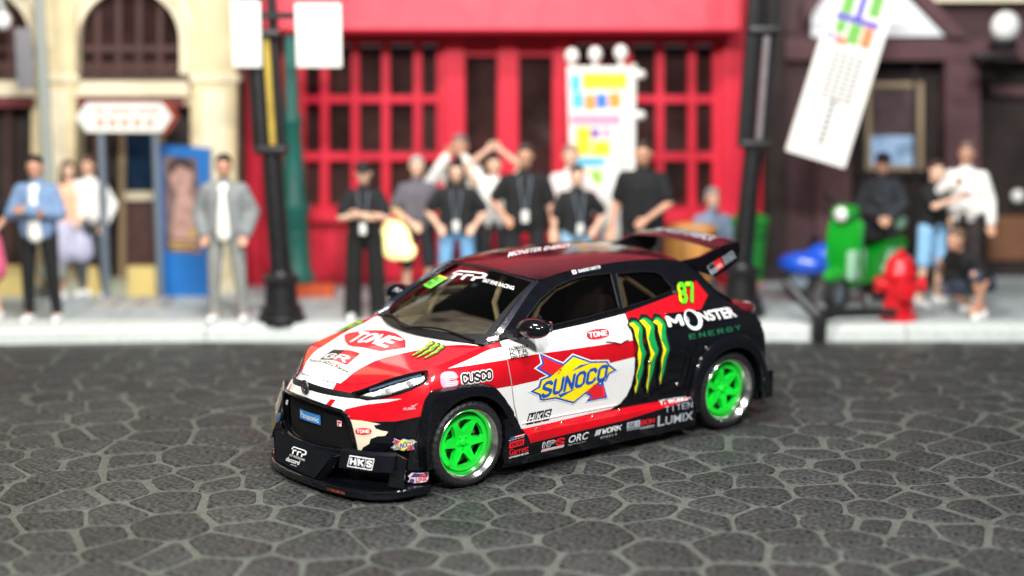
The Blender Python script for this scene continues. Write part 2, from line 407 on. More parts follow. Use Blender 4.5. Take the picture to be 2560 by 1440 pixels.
# ---------------------------------------------------------------- road of printed stones
def stone_mat(name, col, scale, noise, bump, rough):
    m = mat(name, col, rough, noise=noise, scale=scale, bump=bump, spec=.25); nt = m.node_tree; N = nt.nodes; L = nt.links
    b = N['Principled BSDF']; oi = N.new('ShaderNodeObjectInfo'); mr = N.new('ShaderNodeMapRange'); mr.inputs[3].default_value = .86; mr.inputs[4].default_value = 1.14
    L.new(oi.outputs['Random'], mr.inputs[0]); mx = N.new('ShaderNodeMix'); mx.data_type = 'RGBA'; mx.blend_type = 'MULTIPLY'; mx.inputs[0].default_value = 1
    old = b.inputs['Base Color'].links[0].from_socket; cb = N.new('ShaderNodeCombineColor')
    for i in range(3): L.new(mr.outputs[0], cb.inputs[i])
    geo = N.new('ShaderNodeNewGeometry'); n2 = N.new('ShaderNodeTexNoise'); n2.inputs['Scale'].default_value = 1.3; n2.inputs['Detail'].default_value = 3; L.new(geo.outputs['Position'], n2.inputs[0])
    m2 = N.new('ShaderNodeMapRange'); m2.inputs[1].default_value = .3; m2.inputs[2].default_value = .7; m2.inputs[3].default_value = .82; m2.inputs[4].default_value = 1.18; L.new(n2.outputs[0], m2.inputs[0])
    ml_ = N.new('ShaderNodeMath'); ml_.operation = 'MULTIPLY'; L.new(mr.outputs[0], ml_.inputs[0]); L.new(m2.outputs[0], ml_.inputs[1])
    for i in range(3): L.new(ml_.outputs[0], cb.inputs[i])
    L.new(old, mx.inputs[6]); L.new(cb.outputs[0], mx.inputs[7]); L.new(mx.outputs[2], b.inputs['Base Color'])
    return m
STONE = stone_mat('stone_print', (.0310, .0325, .0320), 26, .8, .9, .55)
GROUT = stone_mat('grout_print', (.090, .097, .084), 40, .25, .25, .6)
road = tag(mk('road', [(-16, -15, -.011), (16, -15, -.011), (16, 3.34, -.011), (-16, 3.34, -.011)], [(0, 1, 2, 3)], GROUT), kind='structure')
def voronoi():
    pts = []; rad = []; rs = np.random.default_rng(11); tries = 0
    while tries < 26000:
        tries += 1; p = rs.uniform((-8.4, -4.8), (8.4, 3.9)); r = .19 + .52*rs.random()**1.6
        if all((p[0] - q[0])**2*.72 + (p[1] - q[1])**2 > (.5*(r + s))**2*1.0 for q, s in zip(pts, rad)): pts.append(p); rad.append(r)
    P = np.array(pts); cells = []
    for i, p in enumerate(P):
        d = np.hypot(*(P - p).T); nb = np.argsort(d)[1:18]
        poly = [(p[0] - 1, p[1] - 1), (p[0] + 1, p[1] - 1), (p[0] + 1, p[1] + 1), (p[0] - 1, p[1] + 1)]
        gap = .010 + .020*rs.random()
        for j in nb:
            n = P[j] - p; L_ = np.linalg.norm(n); n = n/L_; c = (P[j] + p)/2 @ n - gap*(.45 + 1.1*rs.random())
            out = []
            for a, b in zip(poly, poly[1:] + poly[:1]):
                da, db = a[0]*n[0] + a[1]*n[1] - c, b[0]*n[0] + b[1]*n[1] - c
                if da <= 0: out.append(a)
                if da*db < 0: t = da/(da - db); out.append((a[0] + (b[0] - a[0])*t, a[1] + (b[1] - a[1])*t))
            poly = out
            if len(poly) < 3: break
        if len(poly) >= 3: cells.append((p, poly))
    return cells
def stone_geo(poly):
    q = [poly[0]]
    for a in poly[1:]:
        if math.hypot(a[0] - q[-1][0], a[1] - q[-1][1]) > .05: q.append(a)
    if math.hypot(q[0][0] - q[-1][0], q[0][1] - q[-1][1]) < .05: q.pop()
    if len(q) < 3: return None
    r = []
    for i, a in enumerate(q):                        # rounded corners: cut by a fixed length
        for o in (q[i - 1], q[(i + 1) % len(q)]):
            L_ = math.hypot(o[0] - a[0], o[1] - a[1]); t = min(.38, .05/L_); r.append((a[0] + (o[0] - a[0])*t, a[1] + (o[1] - a[1])*t))
    s = []
    for i, a in enumerate(r):
        b = r[(i + 1) % len(r)]; L_ = math.hypot(b[0] - a[0], b[1] - a[1])
        if i % 2 == 0: m_ = q[i//2]; s += [a, (.25*a[0] + .25*b[0] + .5*m_[0], .25*a[1] + .25*b[1] + .5*m_[1])]
        else: s.append(a)
    n = len(s); c = np.mean(s, 0)
    V = [(x, y, -.0115) for x, y in s] + [(c[0] + (x - c[0])*.985, c[1] + (y - c[1])*.985, -.0035) for x, y in s] + [(c[0] + (x - c[0])*.95, c[1] + (y - c[1])*.95, -.0005) for x, y in s]
    F = [(k*n + i, k*n + (i + 1) % n, (k + 1)*n + (i + 1) % n, (k + 1)*n + i) for k in range(2) for i in range(n)] + [tuple(range(2*n, 3*n))]
    return V, F
rest = MB(); cand = []
for p, poly in voronoi():
    poly = [(x, min(y, 3.325)) for x, y in poly]
    if p[1] > 3.2: continue
    g = stone_geo(poly)
    if g is None: continue
    d = p[1] - CY; vis = abs(p[0] - CX) < d*.325 + .35 and p[1] > -3.7
    cand.append((0 if vis else 1, d + abs(p[0])*.05, p, g))
cand.sort(key=lambda c: c[:2])
for k, (inv, d, p, (V, F)) in enumerate(cand):
    if inv == 0 and k < 300:
        o = mk('stone', [(v[0] - p[0], v[1] - p[1], v[2]) for v in V], F, STONE, road, None, True, 50); o.location = (p[0], p[1], 0)
    else: rest.add(V, F)
o = rest.build('outer_stones', STONE, road, sharp=50); o['kind'] = 'stuff'
# ---------------------------------------------------------------- pavement and kerb
PAVE = mat('pavement', srgb(166, 175, 176), .6, noise=.12, scale=9, bump=.2); KERB = mat('kerb_white', srgb(204, 210, 206), .6, noise=.08, scale=14, bump=.15)
MB().box(-16, 16, 3.62, 14, -.02, .148).build('pavement', PAVE)['kind'] = 'structure'
kerb = empty('kerb', (0, 3.45, 0)); kerb['kind'] = 'structure'
kx = [-16, -11, -7.6, -5.6, -3.25, -.9, 1.45, 3.8, 6.2, 8.6, 12, 16]
for x0, x1 in zip(kx[:-1], kx[1:]):
    y = lambda x: 3.39 if x > -3 else 3.39 + (x + 3)*.075
    bm = bmesh.new(); bmesh.ops.create_cube(bm, size=1)
    for v in bm.verts:
        X = x0 + .006 if v.co.x < 0 else x1 - .006; v.co = Vector((X, y(X) if v.co.y < 0 else 3.64, -.02 if v.co.z < 0 else .152))
    e = [e for e in bm.edges if all(v.co.z > .1 and v.co.y < 3.6 for v in e.verts)]
    bmesh.ops.bevel(bm, geom=e, offset=.05, segments=4, affect='EDGES'); MB().bm(bm, M=Matrix.Translation((0, -3.45, 0))).build('kerb_stone', KERB, kerb)
for x0 in (-6.5, -4.2, -1.9, .4, 2.7, 5.0): MB().box(x0, x0 + .012, 3.66, 6, .146, .1495).build('paving_joint', mat('joint', srgb(112, 116, 112), .8), None)['kind'] = 'structure'

# ---------------------------------------------------------------- facades
def slab(name, Y, depth, outer, m, parent=None, holes=(), bev=0):
    """a board of real thickness standing at depth Y, its outline given in photo pixels"""
    o2 = [[ax(x, y, Y) for x, y in p] for p in (outer if isinstance(outer[0][0], (tuple, list)) else [outer])]; h2 = [[ax(x, y, Y) for x, y in p] for p in holes]
    P, T, _ = tri2d(o2, h2); n = len(P); E_ = set()
    for a, b, c in T:
        for e in ((a, b), (b, c), (c, a)): E_.add((int(e[0]), int(e[1])))
    V = [(x, Y, z) for x, z in P] + [(x, Y + depth, z) for x, z in P]
    F = [tuple(t) for t in T] + [tuple(int(i) + n for i in t[::-1]) for t in T] + [(b, a, a + n, b + n) for a, b in E_ if (b, a) not in E_]
    return mk(name, V, F, m, parent, None, False)
def arch(cx, cy, r, y1, n=20): return [(cx - r, y1), *[(cx - r*math.cos(math.pi*k/n), cy - r*math.sin(math.pi*k/n)) for k in range(n + 1)], (cx + r, y1)]
CREAM_ = mat('cream_stone', srgb(214, 198, 158), .75, noise=.08, scale=5, bump=.1); CREAM2 = mat('cream_trim', srgb(228, 216, 186), .7, noise=.06, scale=6)
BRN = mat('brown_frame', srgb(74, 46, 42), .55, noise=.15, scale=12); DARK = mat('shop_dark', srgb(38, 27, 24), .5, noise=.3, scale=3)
GLS = mat('window_glass', srgb(54, 36, 34), .12, noise=.45, scale=2.2); BGL = mat('blue_glass', srgb(22, 44, 66), .12, noise=.3, scale=4); MAR = mat('maroon', srgb(110, 42, 46), .6, noise=.1)
REDW = mat('shop_red', srgb(208, 26, 54), .5, noise=.05, scale=7); REDL = mat('shop_red_fascia', srgb(216, 36, 62), .5, noise=.04, scale=5); REDD = mat('shop_red_deep', srgb(176, 24, 44), .5, noise=.06, scale=7)
DBR = mat('dark_brown_wall', srgb(66, 42, 46), .6, noise=.14, scale=6); LBR = mat('brown_column', srgb(86, 56, 60), .6, noise=.12, scale=6); OCH = mat('ochre_block', srgb(212, 190, 120), .7, noise=.1)
# cream corner building on the left
b = empty('stone_building', at(300, 745, 5.3), 0, 'cream stone building with arched brown windows at the left of the street', 'building'); b0 = Vector(b.location)
def under(o, root): o.parent = root; o.matrix_parent_inverse = Matrix.Translation(-Vector(root.location)); return o
YB = 5.3
S_ = lambda nm, Y, d, pl, m, holes=(): under(slab(nm, Y, d, pl, m, None, holes), b)
S_('wall', YB, .3, rect(-1500, -700, 592, 780), CREAM_, [arch(322, 100, 127, 185), arch(-52, 100, 127, 185), rect(196, 262, 476, 742), rect(-178, 262, 78, 742), arch(-426, 100, 127, 185)])
for cx in (322, -52):
    for r0, r1, Y in ((127, 146, YB - .05), (150, 172, YB - .09)):
        S_('arch_moulding', Y, .12, arch(cx, 100, r1, 188), CREAM2, [arch(cx, 100, r0, 189)])
    w_ = S_('arch_window', YB + .16, .05, arch(cx, 100, 130, 190), GLS)
    for dx in (-78, -26, 26, 78): under(slab('mullion', YB + .10, .06, rect(cx + dx - 7, -30 if abs(dx) < 50 else 10, cx + dx + 7, 186), BRN), b)
    for y in (122, 168): under(slab('transom', YB + .09, .07, rect(cx - 127, y - 8, cx + 127, y + 8), BRN), b)
    S_('window_sill', YB - .13, .2, rect(cx - 150, 186, cx + 150, 198), BRN)
    S_('lintel', YB - .10, .2, rect(cx - 148, 202, cx + 148, 240), CREAM2)
    S_('name_board', YB - .06, .2, rect(cx - 130, 243, cx + 135, 268), MAR)
for x0, x1 in ((88, 188), (482, 590), (-284, -186)):
    S_('pilaster', YB - .16, .2, rect(x0, -700, x1, 770), CREAM_); S_('pilaster_cap', YB - .19, .24, rect(x0 - 8, 188, x1 + 8, 204), CREAM2); S_('pilaster_base', YB - .20, .25, rect(x0 - 8, 700, x1 + 8, 772), CREAM2)
    S_('pilaster_panel', YB - .175, .03, rect(x0 + 22, 225, x1 - 22, 690), CREAM2)
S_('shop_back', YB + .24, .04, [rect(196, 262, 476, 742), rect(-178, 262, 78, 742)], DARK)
S_('door_frame', YB + .12, .06, [rect(298, 300, 312, 700), rect(395, 300, 410, 700), rect(298, 300, 410, 318)], mat('tan_frame', srgb(150, 128, 96), .6)); S_('door_pane', YB + .17, .03, rect(312, 318, 395, 474), BGL); S_('door_rail', YB + .10, .06, rect(312, 480, 395, 500), CREAM2); S_('door_panel', YB + .14, .04, rect(312, 500, 395, 700), BRN)
for x in (236, 20, -60): S_('shop_mullion', YB + .13, .05, rect(x - 6, 268, x + 6, 700), BRN)
S_('step', YB - .30, .5, rect(-180, 712, 478, 745), mat('step_grey', srgb(168, 172, 150), .7, noise=.1))
for x0, x1 in ((212, 268), (318, 402), (-20, 70)): S_('threshold_block', YB - .36, .12, rect(x0, 668, x1, 742), OCH)
S_('gap_strip', YB + .05, .1, rect(594, -700, 612, 760), DARK)  # dark brown strip in the gap between the two buildings
# red shop in the middle
b = empty('red_shop', at(1260, 712, 5.7), 0, 'bright red shopfront with many small window panes and a projecting sign board', 'building'); YR = 5.7
WL = (748, 112, 1106, 524); WRt = (1428, 112, 1796, 524)
S_('wall', YR, .28, rect(612, -700, 1905, 760), REDW, [rect(*WL), rect(*WRt), rect(1163, 140, 1243, 760), rect(1297, 140, 1381, 760)])
for (x0, y0, x1, y1), cols in ((WL, (748, 811, 888, 964, 1044, 1106)), (WRt, (1428, 1492, 1570, 1650, 1730, 1796))):
    rows = (112, 248, 392, 524)
    for i in range(5):
        for j in range(3): S_('pane', YR + .16, .03, rect(cols[i] + 4, rows[j] + 4, cols[i + 1] - 4, rows[j + 1] - 4), GLS)
    for x in cols: S_('glazing_bar', YR + .02, .13, rect(x - (9.5 if x0 < x < x1 else 14), y0, x + (9.5 if x0 < x < x1 else 14), y1), REDW)
    for y in rows[1:3]: S_('glazing_rail', YR + .05, .12, rect(x0, y - 9, x1, y + 9), REDW)
    S_('sill', YR - .22, .3, rect(x0 - 20, 522, x1 + 20, 556), REDW); S_('stall_riser', YR - .10, .1, rect(x0 + 8, 560, x1 - 8, 715), REDD)
    for k in range(4): S_('riser_panel', YR - .13, .04, rect(x0 + 26 + k*86, 580, x0 + 92 + k*86, 695), REDW)
for x0, x1 in ((1163, 1243), (1297, 1381)):
    S_('door_pane', YR + .18, .03, rect(x0, 140, x1, 600), GLS); S_('door_panel', YR + .12, .06, rect(x0, 600, x1, 760), REDD); S_('door_rail', YR + .10, .06, rect(x0, 580, x1, 606), REDW)
for x0, x1 in ((612, 652), (1112, 1160), (1246, 1294), (1384, 1424), (1806, 1868)): S_('pilaster', YR - .10, .14, rect(x0, 96, x1, 745), REDW); S_('pilaster_foot', YR - .14, .2, rect(x0 - 5, 660, x1 + 5, 745), REDW)
z0 = ax(0, 84, YR - .62)[1]; x0 = ax(600, 0, YR - .6)[0]; x1 = ax(1850, 0, YR - .6)[0]; fa = MB()
V = []; pr4 = [(YR + .2, z0 + .02), (YR - .60, z0), (YR - .66, z0 + .05), (YR - .56, z0 + .62), (YR - .62, z0 + .70), (YR + .2, z0 + .72)]
fa.add([(x0, y, z) for y, z in pr4] + [(x1, y, z) for y, z in pr4], [(i, (i + 1) % 6, (i + 1) % 6 + 6, i + 6) for i in range(6)] + [tuple(range(6)), tuple(range(6, 12))[::-1]])
under(fa.build('sign_board', REDL, None, sharp=20), b)
S_('fascia_shade', YR - .08, .1, rect(612, 88, 1868, 112), REDD)  # dark red strip stands in for the shade under the sign board
# dark brown building on the right
b = empty('brown_building', at(2250, 712, 5.9), 0, 'dark brown building with a white gable board and a framed picture in its window', 'building'); YD = 5.9
S_('wall', YD, .3, rect(1905, -700, 3600, 780), DBR, [rect(2130, 150, 2362, 640), rect(2452, 150, 2760, 760)])
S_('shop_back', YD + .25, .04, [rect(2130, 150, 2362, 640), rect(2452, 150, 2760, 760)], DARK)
S_('column', YD - .14, .2, rect(2364, 150, 2450, 770), LBR); S_('column', YD - .14, .2, rect(2040, 150, 2128, 770), LBR); S_('column', YD - .10, .2, rect(1912, -700, 1960, 770), DARK)
S_('lintel', YD - .16, .2, rect(1965, 96, 3600, 150), LBR)
S_('gable_board', YD - .20, .1, [(2030, 92), (2030, 20), (2120, -60), (2215, -60), (2362, 90)], mat('gable_white', srgb(236, 238, 240), .6, noise=.03)); 
S_('gable_trim', YD - .26, .16, [(2216, -80), (2262, -80), (2420, 92), (2372, 92)], LBR); S_('gable_trim', YD - .26, .16, [(2110, -80), (2070, -80), (2010, 10), (2010, 60)], LBR); S_('cornice', YD - .22, .2, rect(2330, -40, 3600, 4), CREAM2)
fr = S_('picture_frame', YD + .12, .05, rect(2165, 205, 2308, 425), mat('frame_beige', srgb(150, 132, 106), .6), [rect(2178, 218, 2292, 412)]); S_('picture', YD + .15, .02, rect(2178, 218, 2292, 340), mat('picture_dark', srgb(70, 52, 54), .5, noise=.3, scale=7)); S_('picture', YD + .15, .02, rect(2178, 340, 2292, 412), mat('picture_blue', srgb(150, 180, 214), .5, noise=.35, scale=8))
S_('door_panel', YD + .18, .04, rect(2470, 540, 2700, 650), mat('door_brown_glow', srgb(112, 74, 50), .5, noise=.2)); S_('door_beam', YD + .16, .05, rect(2470, 215, 2700, 240), LBR); S_('stall_riser', YD - .05, .1, rect(2130, 640, 2362, 775), DBR)  # brown door panel colours in the brown glow low in the doorway
kn = MB().ball(at(2545, 490, YD + .02), .075).build('lamp_globe', mat('globe_white', (.8, .79, .76), .4), None); under(kn, b)
for k in range(3): S_('window_bar', YD + .10, .05, rect(2140 + k*72, 150, 2150 + k*72, 640) if k != 1 else rect(2130, 430, 2362, 440), DARK)
# ---------------------------------------------------------------- street furniture
POST = mat('post_black', srgb(22, 22, 24), .45, noise=.15, scale=14); GREY = mat('pole_grey', srgb(112, 124, 136), .5, metal=.2, noise=.08); BOARD = mat('board_white', srgb(228, 227, 220), .5, noise=.015)
YEL = mat('inset_yellow', srgb(176, 150, 58), .5, noise=.15, scale=6); PGR = mat('inset_grey', srgb(118, 110, 112), .4, noise=.15); BULB = mat('lamp_bulb', (.74, .74, .72), .25, noise=.02)
GRNP = mat('post_green', srgb(18, 92, 82), .5, noise=.1); HYD = mat('hydrant_red', srgb(205, 22, 34), .32, coat=.5, noise=.05)
def street_post(name, label, px, py, Y, lean, inset, group=None):
    base = at(px, py, Y); t = empty(name, base, 0, label, 'lamp post', group)
    m = MB(); m.lathe([(0, 0), (.245, 0), (.25, .06), (.22, .09), (.215, .16), (.17, .19), (.155, .40), (.19, .43), (.19, .47), (.13, .50), (.115, .54)], 12); m.build('base', POST, t)
    s = MB(); s.tube([(0, 0, .5), (lean*.5, 0, 1.75)], [.105, .095], 12); s.build('shaft', POST, t)
    for z in (1.72, 2.86):
        c = MB(); c.box(lean*z/3.4 - .15, lean*z/3.4 + .17, -.12, .12, z, z + .09, bev=.03); c.build('collar', POST, t)
    for dx in (-.085, .10):
        q = MB(); q.tube([(lean*.52 + dx, 0, 1.75), (lean*.86 + dx, 0, 2.95), (lean*1.5 + dx, 0, 5.2)], .095 if dx < 0 else .05, 10); q.build('tube', POST, t)
    p = MB(); p.box(.005, .062, -.085, -.03, 1.82, 2.86, M=Matrix.Shear('XY', 4, (0, 0)) if 0 else None)
    for i, v in enumerate(p.v): p.v[i] = (v[0] + lean*v[2]/3.4, v[1], v[2])
    p.build('inset_panel', inset, t); return t
lp = street_post('street_post', 'black lamp post with a yellow inset carrying two blank white boards', 705, 806, 3.62, -.125, YEL)
for x0, y0, x1, y1 in ((578, 2, 656, 168), (738, 8, 856, 168)):
    a = Vector(at(x0, y0, 3.5)) - lp.location; c = Vector(at(x1, y1, 3.5)) - lp.location
    m = MB(); m.box(a.x, c.x, -.16, -.13, c.z, a.z, bev=.006); m.build('white_board', BOARD, lp)
a = Vector(at(600, 30, 3.55)) - lp.location; c = Vector(at(820, 48, 3.55)) - lp.location; MB().box(a.x, c.x, -.12, -.05, c.z, a.z).build('cross_arm', POST, lp)
street_post('street_post', 'black lamp post with a grey inset between the red shop and the brown building', 1852, 785, 3.9, .17, PGR)
g = empty('green_post', at(740, 700, 5.2), 0, 'tapering dark green pillar behind the black lamp post', 'post')
MB().lathe([(0, 0), (.22, 0), (.22, .05), (.17, .12), (.155, .72), (.185, .78), (.185, .84), (.14, .9), (.10, 1.7), (.12, 1.74), (.12, 1.80), (.085, 1.86), (.06, 3.1), (.09, 3.14), (.0, 3.25)], 14).build('pillar', GRNP, g)
for z in (.30, .5): MB().lathe([(.163, z), (.172, z + .02), (.163, z + .04)], 14).build('ring', GRNP, g)
# grey street lamp at the far left
g = empty('grey_street_lamp', at(134, 690, 4.75), 0, 'pale grey street lamp with a hanging grey banner at the left edge', 'street lamp'); L0 = g.location
gm = mat('lamp_grey', srgb(150, 156, 150), .5, noise=.08); rel = lambda px, py, Y: tuple(Vector(at(px, py, Y)) - L0)
MB().lathe([(0, 0), (.15, 0), (.15, .1), (.08, .16), (.065, 1.0), (.055, 3.3)], 12).build('pole', gm, g)
MB().tube([(0, 0, 3.12), (-.18, -.02, 3.2), (-.45, -.05, 3.12), rel(14, 50, 4.6)], [.04, .05, .05, .04], 10).build('arm', gm, g); MB().ball(rel(6, 52, 4.55), (.09, .09, .10)).build('lamp_globe', BULB, g)
a, c = rel(34, 70, 4.62), rel(86, 222, 4.62); MB().box(a[0], c[0], a[1], a[1] + .03, c[2], a[2], bev=.01).build('banner', mat('banner_grey', srgb(120, 118, 122), .7, noise=.1), g)
# direction sign on two poles
g = empty('direction_sign', at(340, 752, 4.75), 0, 'white double-arrow direction sign with brown lettering on two grey poles', 'sign'); L0 = g.location
def poly3(name, Y, d, pl, m, par):
    if isinstance(pl[0][0], (tuple, list)) and name in ('print', 'block_print') and len(pl) > 1: return [poly3(name, Y, d, p, m, par) for p in pl]
    o = slab(name, Y, d, pl, m); o.parent = par; o.matrix_parent_inverse = Matrix.Translation(-par.location); return o
SG = [(188, 292), (216, 254), (414, 254), (440, 292), (414, 333), (216, 333)]
poly3('sign_back', 4.72, .06, [(x + 6, y) for x, y in SG], mat('sign_brown', srgb(142, 52, 34), .5), g); sb = poly3('sign_board', 4.70, .018, [((x - 314)*.95 + 310, (y - 293)*.93 + 293) for x, y in SG], BOARD, g)
tb = mat('sign_ink', srgb(178, 120, 92), .6)
gl = []
for k in range(17):
    if k not in (3, 10): x = 236 + k*9.6; gl += [rect(x, 270, x + 2.2, 283), rect(x + 4, 270, x + 6, 283), rect(x, 275, x + 6, 277)]
for k in range(5):
    x = 240 + k*31; gl += [rect(x, 296, x + 20, 299), rect(x, 304, x + 20, 307), rect(x, 313, x + 20, 316), rect(x + 3, 296, x + 6, 317), rect(x + 14, 296, x + 17, 317)]
poly3('lettering', 4.692, .006, gl, tb, g)['kind'] = 'stuff'
for px, py in ((266, 744), (402, 752)):
    p = rel(px, py, 4.76); q = rel(px - 14, 325, 4.76); MB().tube([(p[0], p[1], 0), (q[0], p[1], q[2])], .042, 12).build('pole', GREY, g)
MB().box(-.42, .42, -.55, .12, .0, .03, bev=.008).build('base_plate', mat('plate_grey', srgb(150, 150, 148), .6, noise=.12), g)
for k in range(3): MB().box(-.36 + k*.26, -.16 + k*.26, -.48, .02, .03, .042).build('base_tile', mat('plate_tile', srgb(172, 170, 164), .6, noise=.1), g)
# blue poster stand
g = empty('poster_stand', at(465, 748, 4.95), 0, 'blue framed advertising stand with a portrait poster beside the grey poles', 'poster stand'); L0 = g.location
BLU = mat('stand_blue', srgb(22, 104, 178), .45, noise=.06)
poly3('frame', 4.95, .16, [(398, 362), (522, 374), (520, 752), (410, 742)], BLU, g); po = poly3('poster', 4.94, .008, [(408, 388), (492, 396), (506, 636), (414, 628)], mat('poster_grey', srgb(112, 92, 86), .5, noise=.35, scale=5), g)
pf = mat('poster_skin', srgb(176, 138, 128), .5, noise=.2, scale=9)
poly3('poster_figure', 4.932, .006, [(424, 420), (446, 402), (470, 408), (482, 440), (474, 480), (488, 520), (496, 600), (430, 596), (436, 520), (444, 486), (426, 460)], pf, g); poly3('poster_figure', 4.928, .006, [(420, 410), (446, 392), (474, 402), (484, 430), (470, 424), (446, 412), (426, 440)], mat('poster_hair', srgb(48, 34, 32), .5), g)
poly3('poster_text', 4.930, .006, [rect(424, 604, 490, 612), rect(430, 618, 480, 624), rect(470, 575, 496, 592)], mat('poster_ink', srgb(186, 150, 88), .5), g)
# tall colourful flag in front of the red shop
g = empty('festival_flag', at(1500, 660, 4.75), 0, 'tall white flag with rainbow coloured print on a frame with white knobs', 'flag'); L0 = g.location
poly3('cloth', 4.74, .02, [(1418, 166), (1582, 166), (1592, 640), (1500, 640), (1490, 520), (1424, 400)], BOARD, g)
ink = {k: mat('flag_' + k, srgb(*c), .6, noise=.05) for k, c in dict(yellow=(250, 204, 40), cyan=(90, 186, 220), pink=(246, 150, 176), orange=(244, 150, 60), blue=(60, 120, 200), green=(150, 200, 70), violet=(130, 90, 170)).items()}
for c, r_ in (('yellow', [rect(1456, 182, 1568, 222), rect(1440, 318, 1476, 388), rect(1480, 352, 1526, 390), rect(1452, 428, 1474, 452)]), ('cyan', [rect(1426, 186, 1452, 228), rect(1430, 232, 1460, 270), rect(1440, 394, 1514, 414), rect(1470, 466, 1492, 486)]), ('pink', [rect(1426, 286, 1552, 312), rect(1508, 320, 1526, 344)]),
             ('orange', [rect(1462, 236, 1488, 274), rect(1522, 232, 1552, 268)]), ('blue', [rect(1490, 234, 1518, 270)]), ('green', [rect(1478, 426, 1506, 460), rect(1432, 458, 1464, 490)]), ('violet', [rect(1476, 322, 1500, 344)])):
    poly3('print', 4.732, .006, r_, ink[c], g)
kg = [rect(1548 + 6*(k % 4), 330 + 20*(k//4), 1551 + 6*(k % 4), 344 + 20*(k//4)) for k in range(48)]
poly3('small_print', 4.732, .006, kg, mat('flag_grey', srgb(170, 170, 168), .6), g)['kind'] = 'stuff'
for px, py in ((1430, 140), (1488, 136), (1552, 132)):
    MB().tube([rel(px, 178, 4.76), rel(px, py + 14, 4.76)], .028, 8).build('finial_stem', BOARD, g); MB().ball(rel(px, py, 4.76), (.075, .06, .085)).build('finial', BOARD, g)
for py in (186, 288): MB().tube([rel(1570, py, 4.78), rel(1600, py, 4.78)], .03, 8).build('side_peg', BOARD, g); MB().ball(rel(1600, py, 4.78), (.06, .05, .05)).build('side_knob', BOARD, g)
p = rel(1585, 160, 4.80); MB().tube([(p[0], p[1], 0), (p[0], p[1], p[2])], .03, 8).build('pole', BOARD, g); MB().box(-.3, .45, -.2, .25, 0, .05, bev=.01).build('foot', POST, g)
# slanting white banner on the right
g = empty('hanging_banner', at(2100, 200, 4.1), 0, 'white banner with coloured block letters hanging askew before the brown building', 'banner'); L0 = g.location
BQ = [(1964, 376), (2112, 421), (2262, -60), (2112, -105)]
poly3('cloth', 4.1, .03, BQ, BOARD, g)
def bq(s, t): 
    a = np.array(BQ, float); return tuple((a[0]*(1 - s) + a[1]*s)*(1 - t) + (a[3]*(1 - s) + a[2]*s)*t)
Rq = lambda s0, t0, s1, t1: [bq(s0, t0), bq(s1, t0), bq(s1, t1), bq(s0, t1)]
for c, r_ in (('green', [Rq(.18, .74, .36, .86), Rq(.62, .76, .80, .88), Rq(.40, .60, .60, .70), Rq(.18, .64, .34, .70), Rq(.2, .92, .4, 1.0)]), ('violet', [Rq(.14, .705, .84, .735), Rq(.44, .735, .54, .92), Rq(.10, .60, .17, .63), Rq(.3, .885, .7, .91)]), ('orange', [Rq(.64, .60, .80, .70), Rq(.3, .585, .42, .62), Rq(.6, .93, .8, 1.0)]), ('pink', [Rq(.22, .585, .30, .63)])):
    poly3('block_print', 4.092, .006, r_, mat('banner_' + c, srgb(*dict(green=(116, 178, 84), violet=(96, 84, 186), orange=(236, 132, 84), pink=(226, 130, 150))[c]), .6), g)
ln = []
for i in range(4):
    t = .30
    while t < .54: ln.append(Rq(.30 + .13*i, t, .36 + .13*i, t + .018)); t += .026
t = .08
while t < .30: ln.append(Rq(.46, t, .54, t + .02)); t += .03
poly3('small_print', 4.092, .006, ln, mat('banner_ink', srgb(120, 118, 122), .6), g)['kind'] = 'stuff'
a, c = rel(2060, -100, 4.12), rel(2300, -60, 4.12); MB().tube([a, c], .03, 8).build('top_rod', POST, g)
a = rel(1890, -70, 3.95); MB().tube([rel(2180, -82, 4.12), a], .025, 8).build('stay', POST, g)
# round lamp at the top right
g = empty('globe_lamp', at(2490, 140, 4.9), 0, 'black bracket lamp with a round white globe at the top right', 'lamp'); L0 = g.location
MB().ball(rel(2514, 66, 4.9), (.155, .155, .165), seg=20).build('globe', BULB, g); MB().lathe([(0, 0), (.13, 0), (.16, .08), (.10, .12), (0, .12)], 16, at=rel(2506, 126, 4.9)).build('cup', POST, g)
MB().box(rel(2440, 0, 4.9)[0], rel(2552, 0, 4.9)[0], -.08, .08, -.03, .03, bev=.01).build('bracket', POST, g); MB().tube([(0, 0, 0), (0, .35, -.05), (0, .9, -.05)], .04, 8).build('arm', POST, g)
# fire hydrant
g = empty('fire_hydrant', at(2245, 799, 3.7), 0, 'glossy red fire hydrant on the pavement edge in front of the green scooter', 'fire hydrant')
MB().lathe([(0, 0), (.19, 0), (.19, .06), (.15, .075), (.145, .13), (.165, .14), (.165, .18), (.14, .19), (.135, .42), (.17, .43), (.17, .50), (.155, .52), (.14, .60), (.095, .66), (.04, .69), (0, .69)], 24).build('barrel', HYD, g)
MB().lathe([(0, .69), (.035, .69), (.035, .73), (0, .735)], 6).build('top_nut', HYD, g)
for sx in (-1, 1): MB().lathe([(.075, 0), (.075, sx*.20), (.09, sx*.205), (.09, sx*.25), (0, sx*.26)], 14, 'x', at=(0, 0, .36)).build('nozzle', HYD, g)
MB().lathe([(.09, 0), (.09, -.20), (.105, -.205), (.105, -.24), (0, -.25)], 16, 'y', at=(0, 0, .34)).build('nozzle', HYD, g)
for k in range(6): MB().lathe([(0, .075), (.015, .075), (.015, .09), (0, .09)], 6, at=(.172*math.cos(k*1.047), .172*math.sin(k*1.047), -.012)).build('flange_bolt', HYD, g)
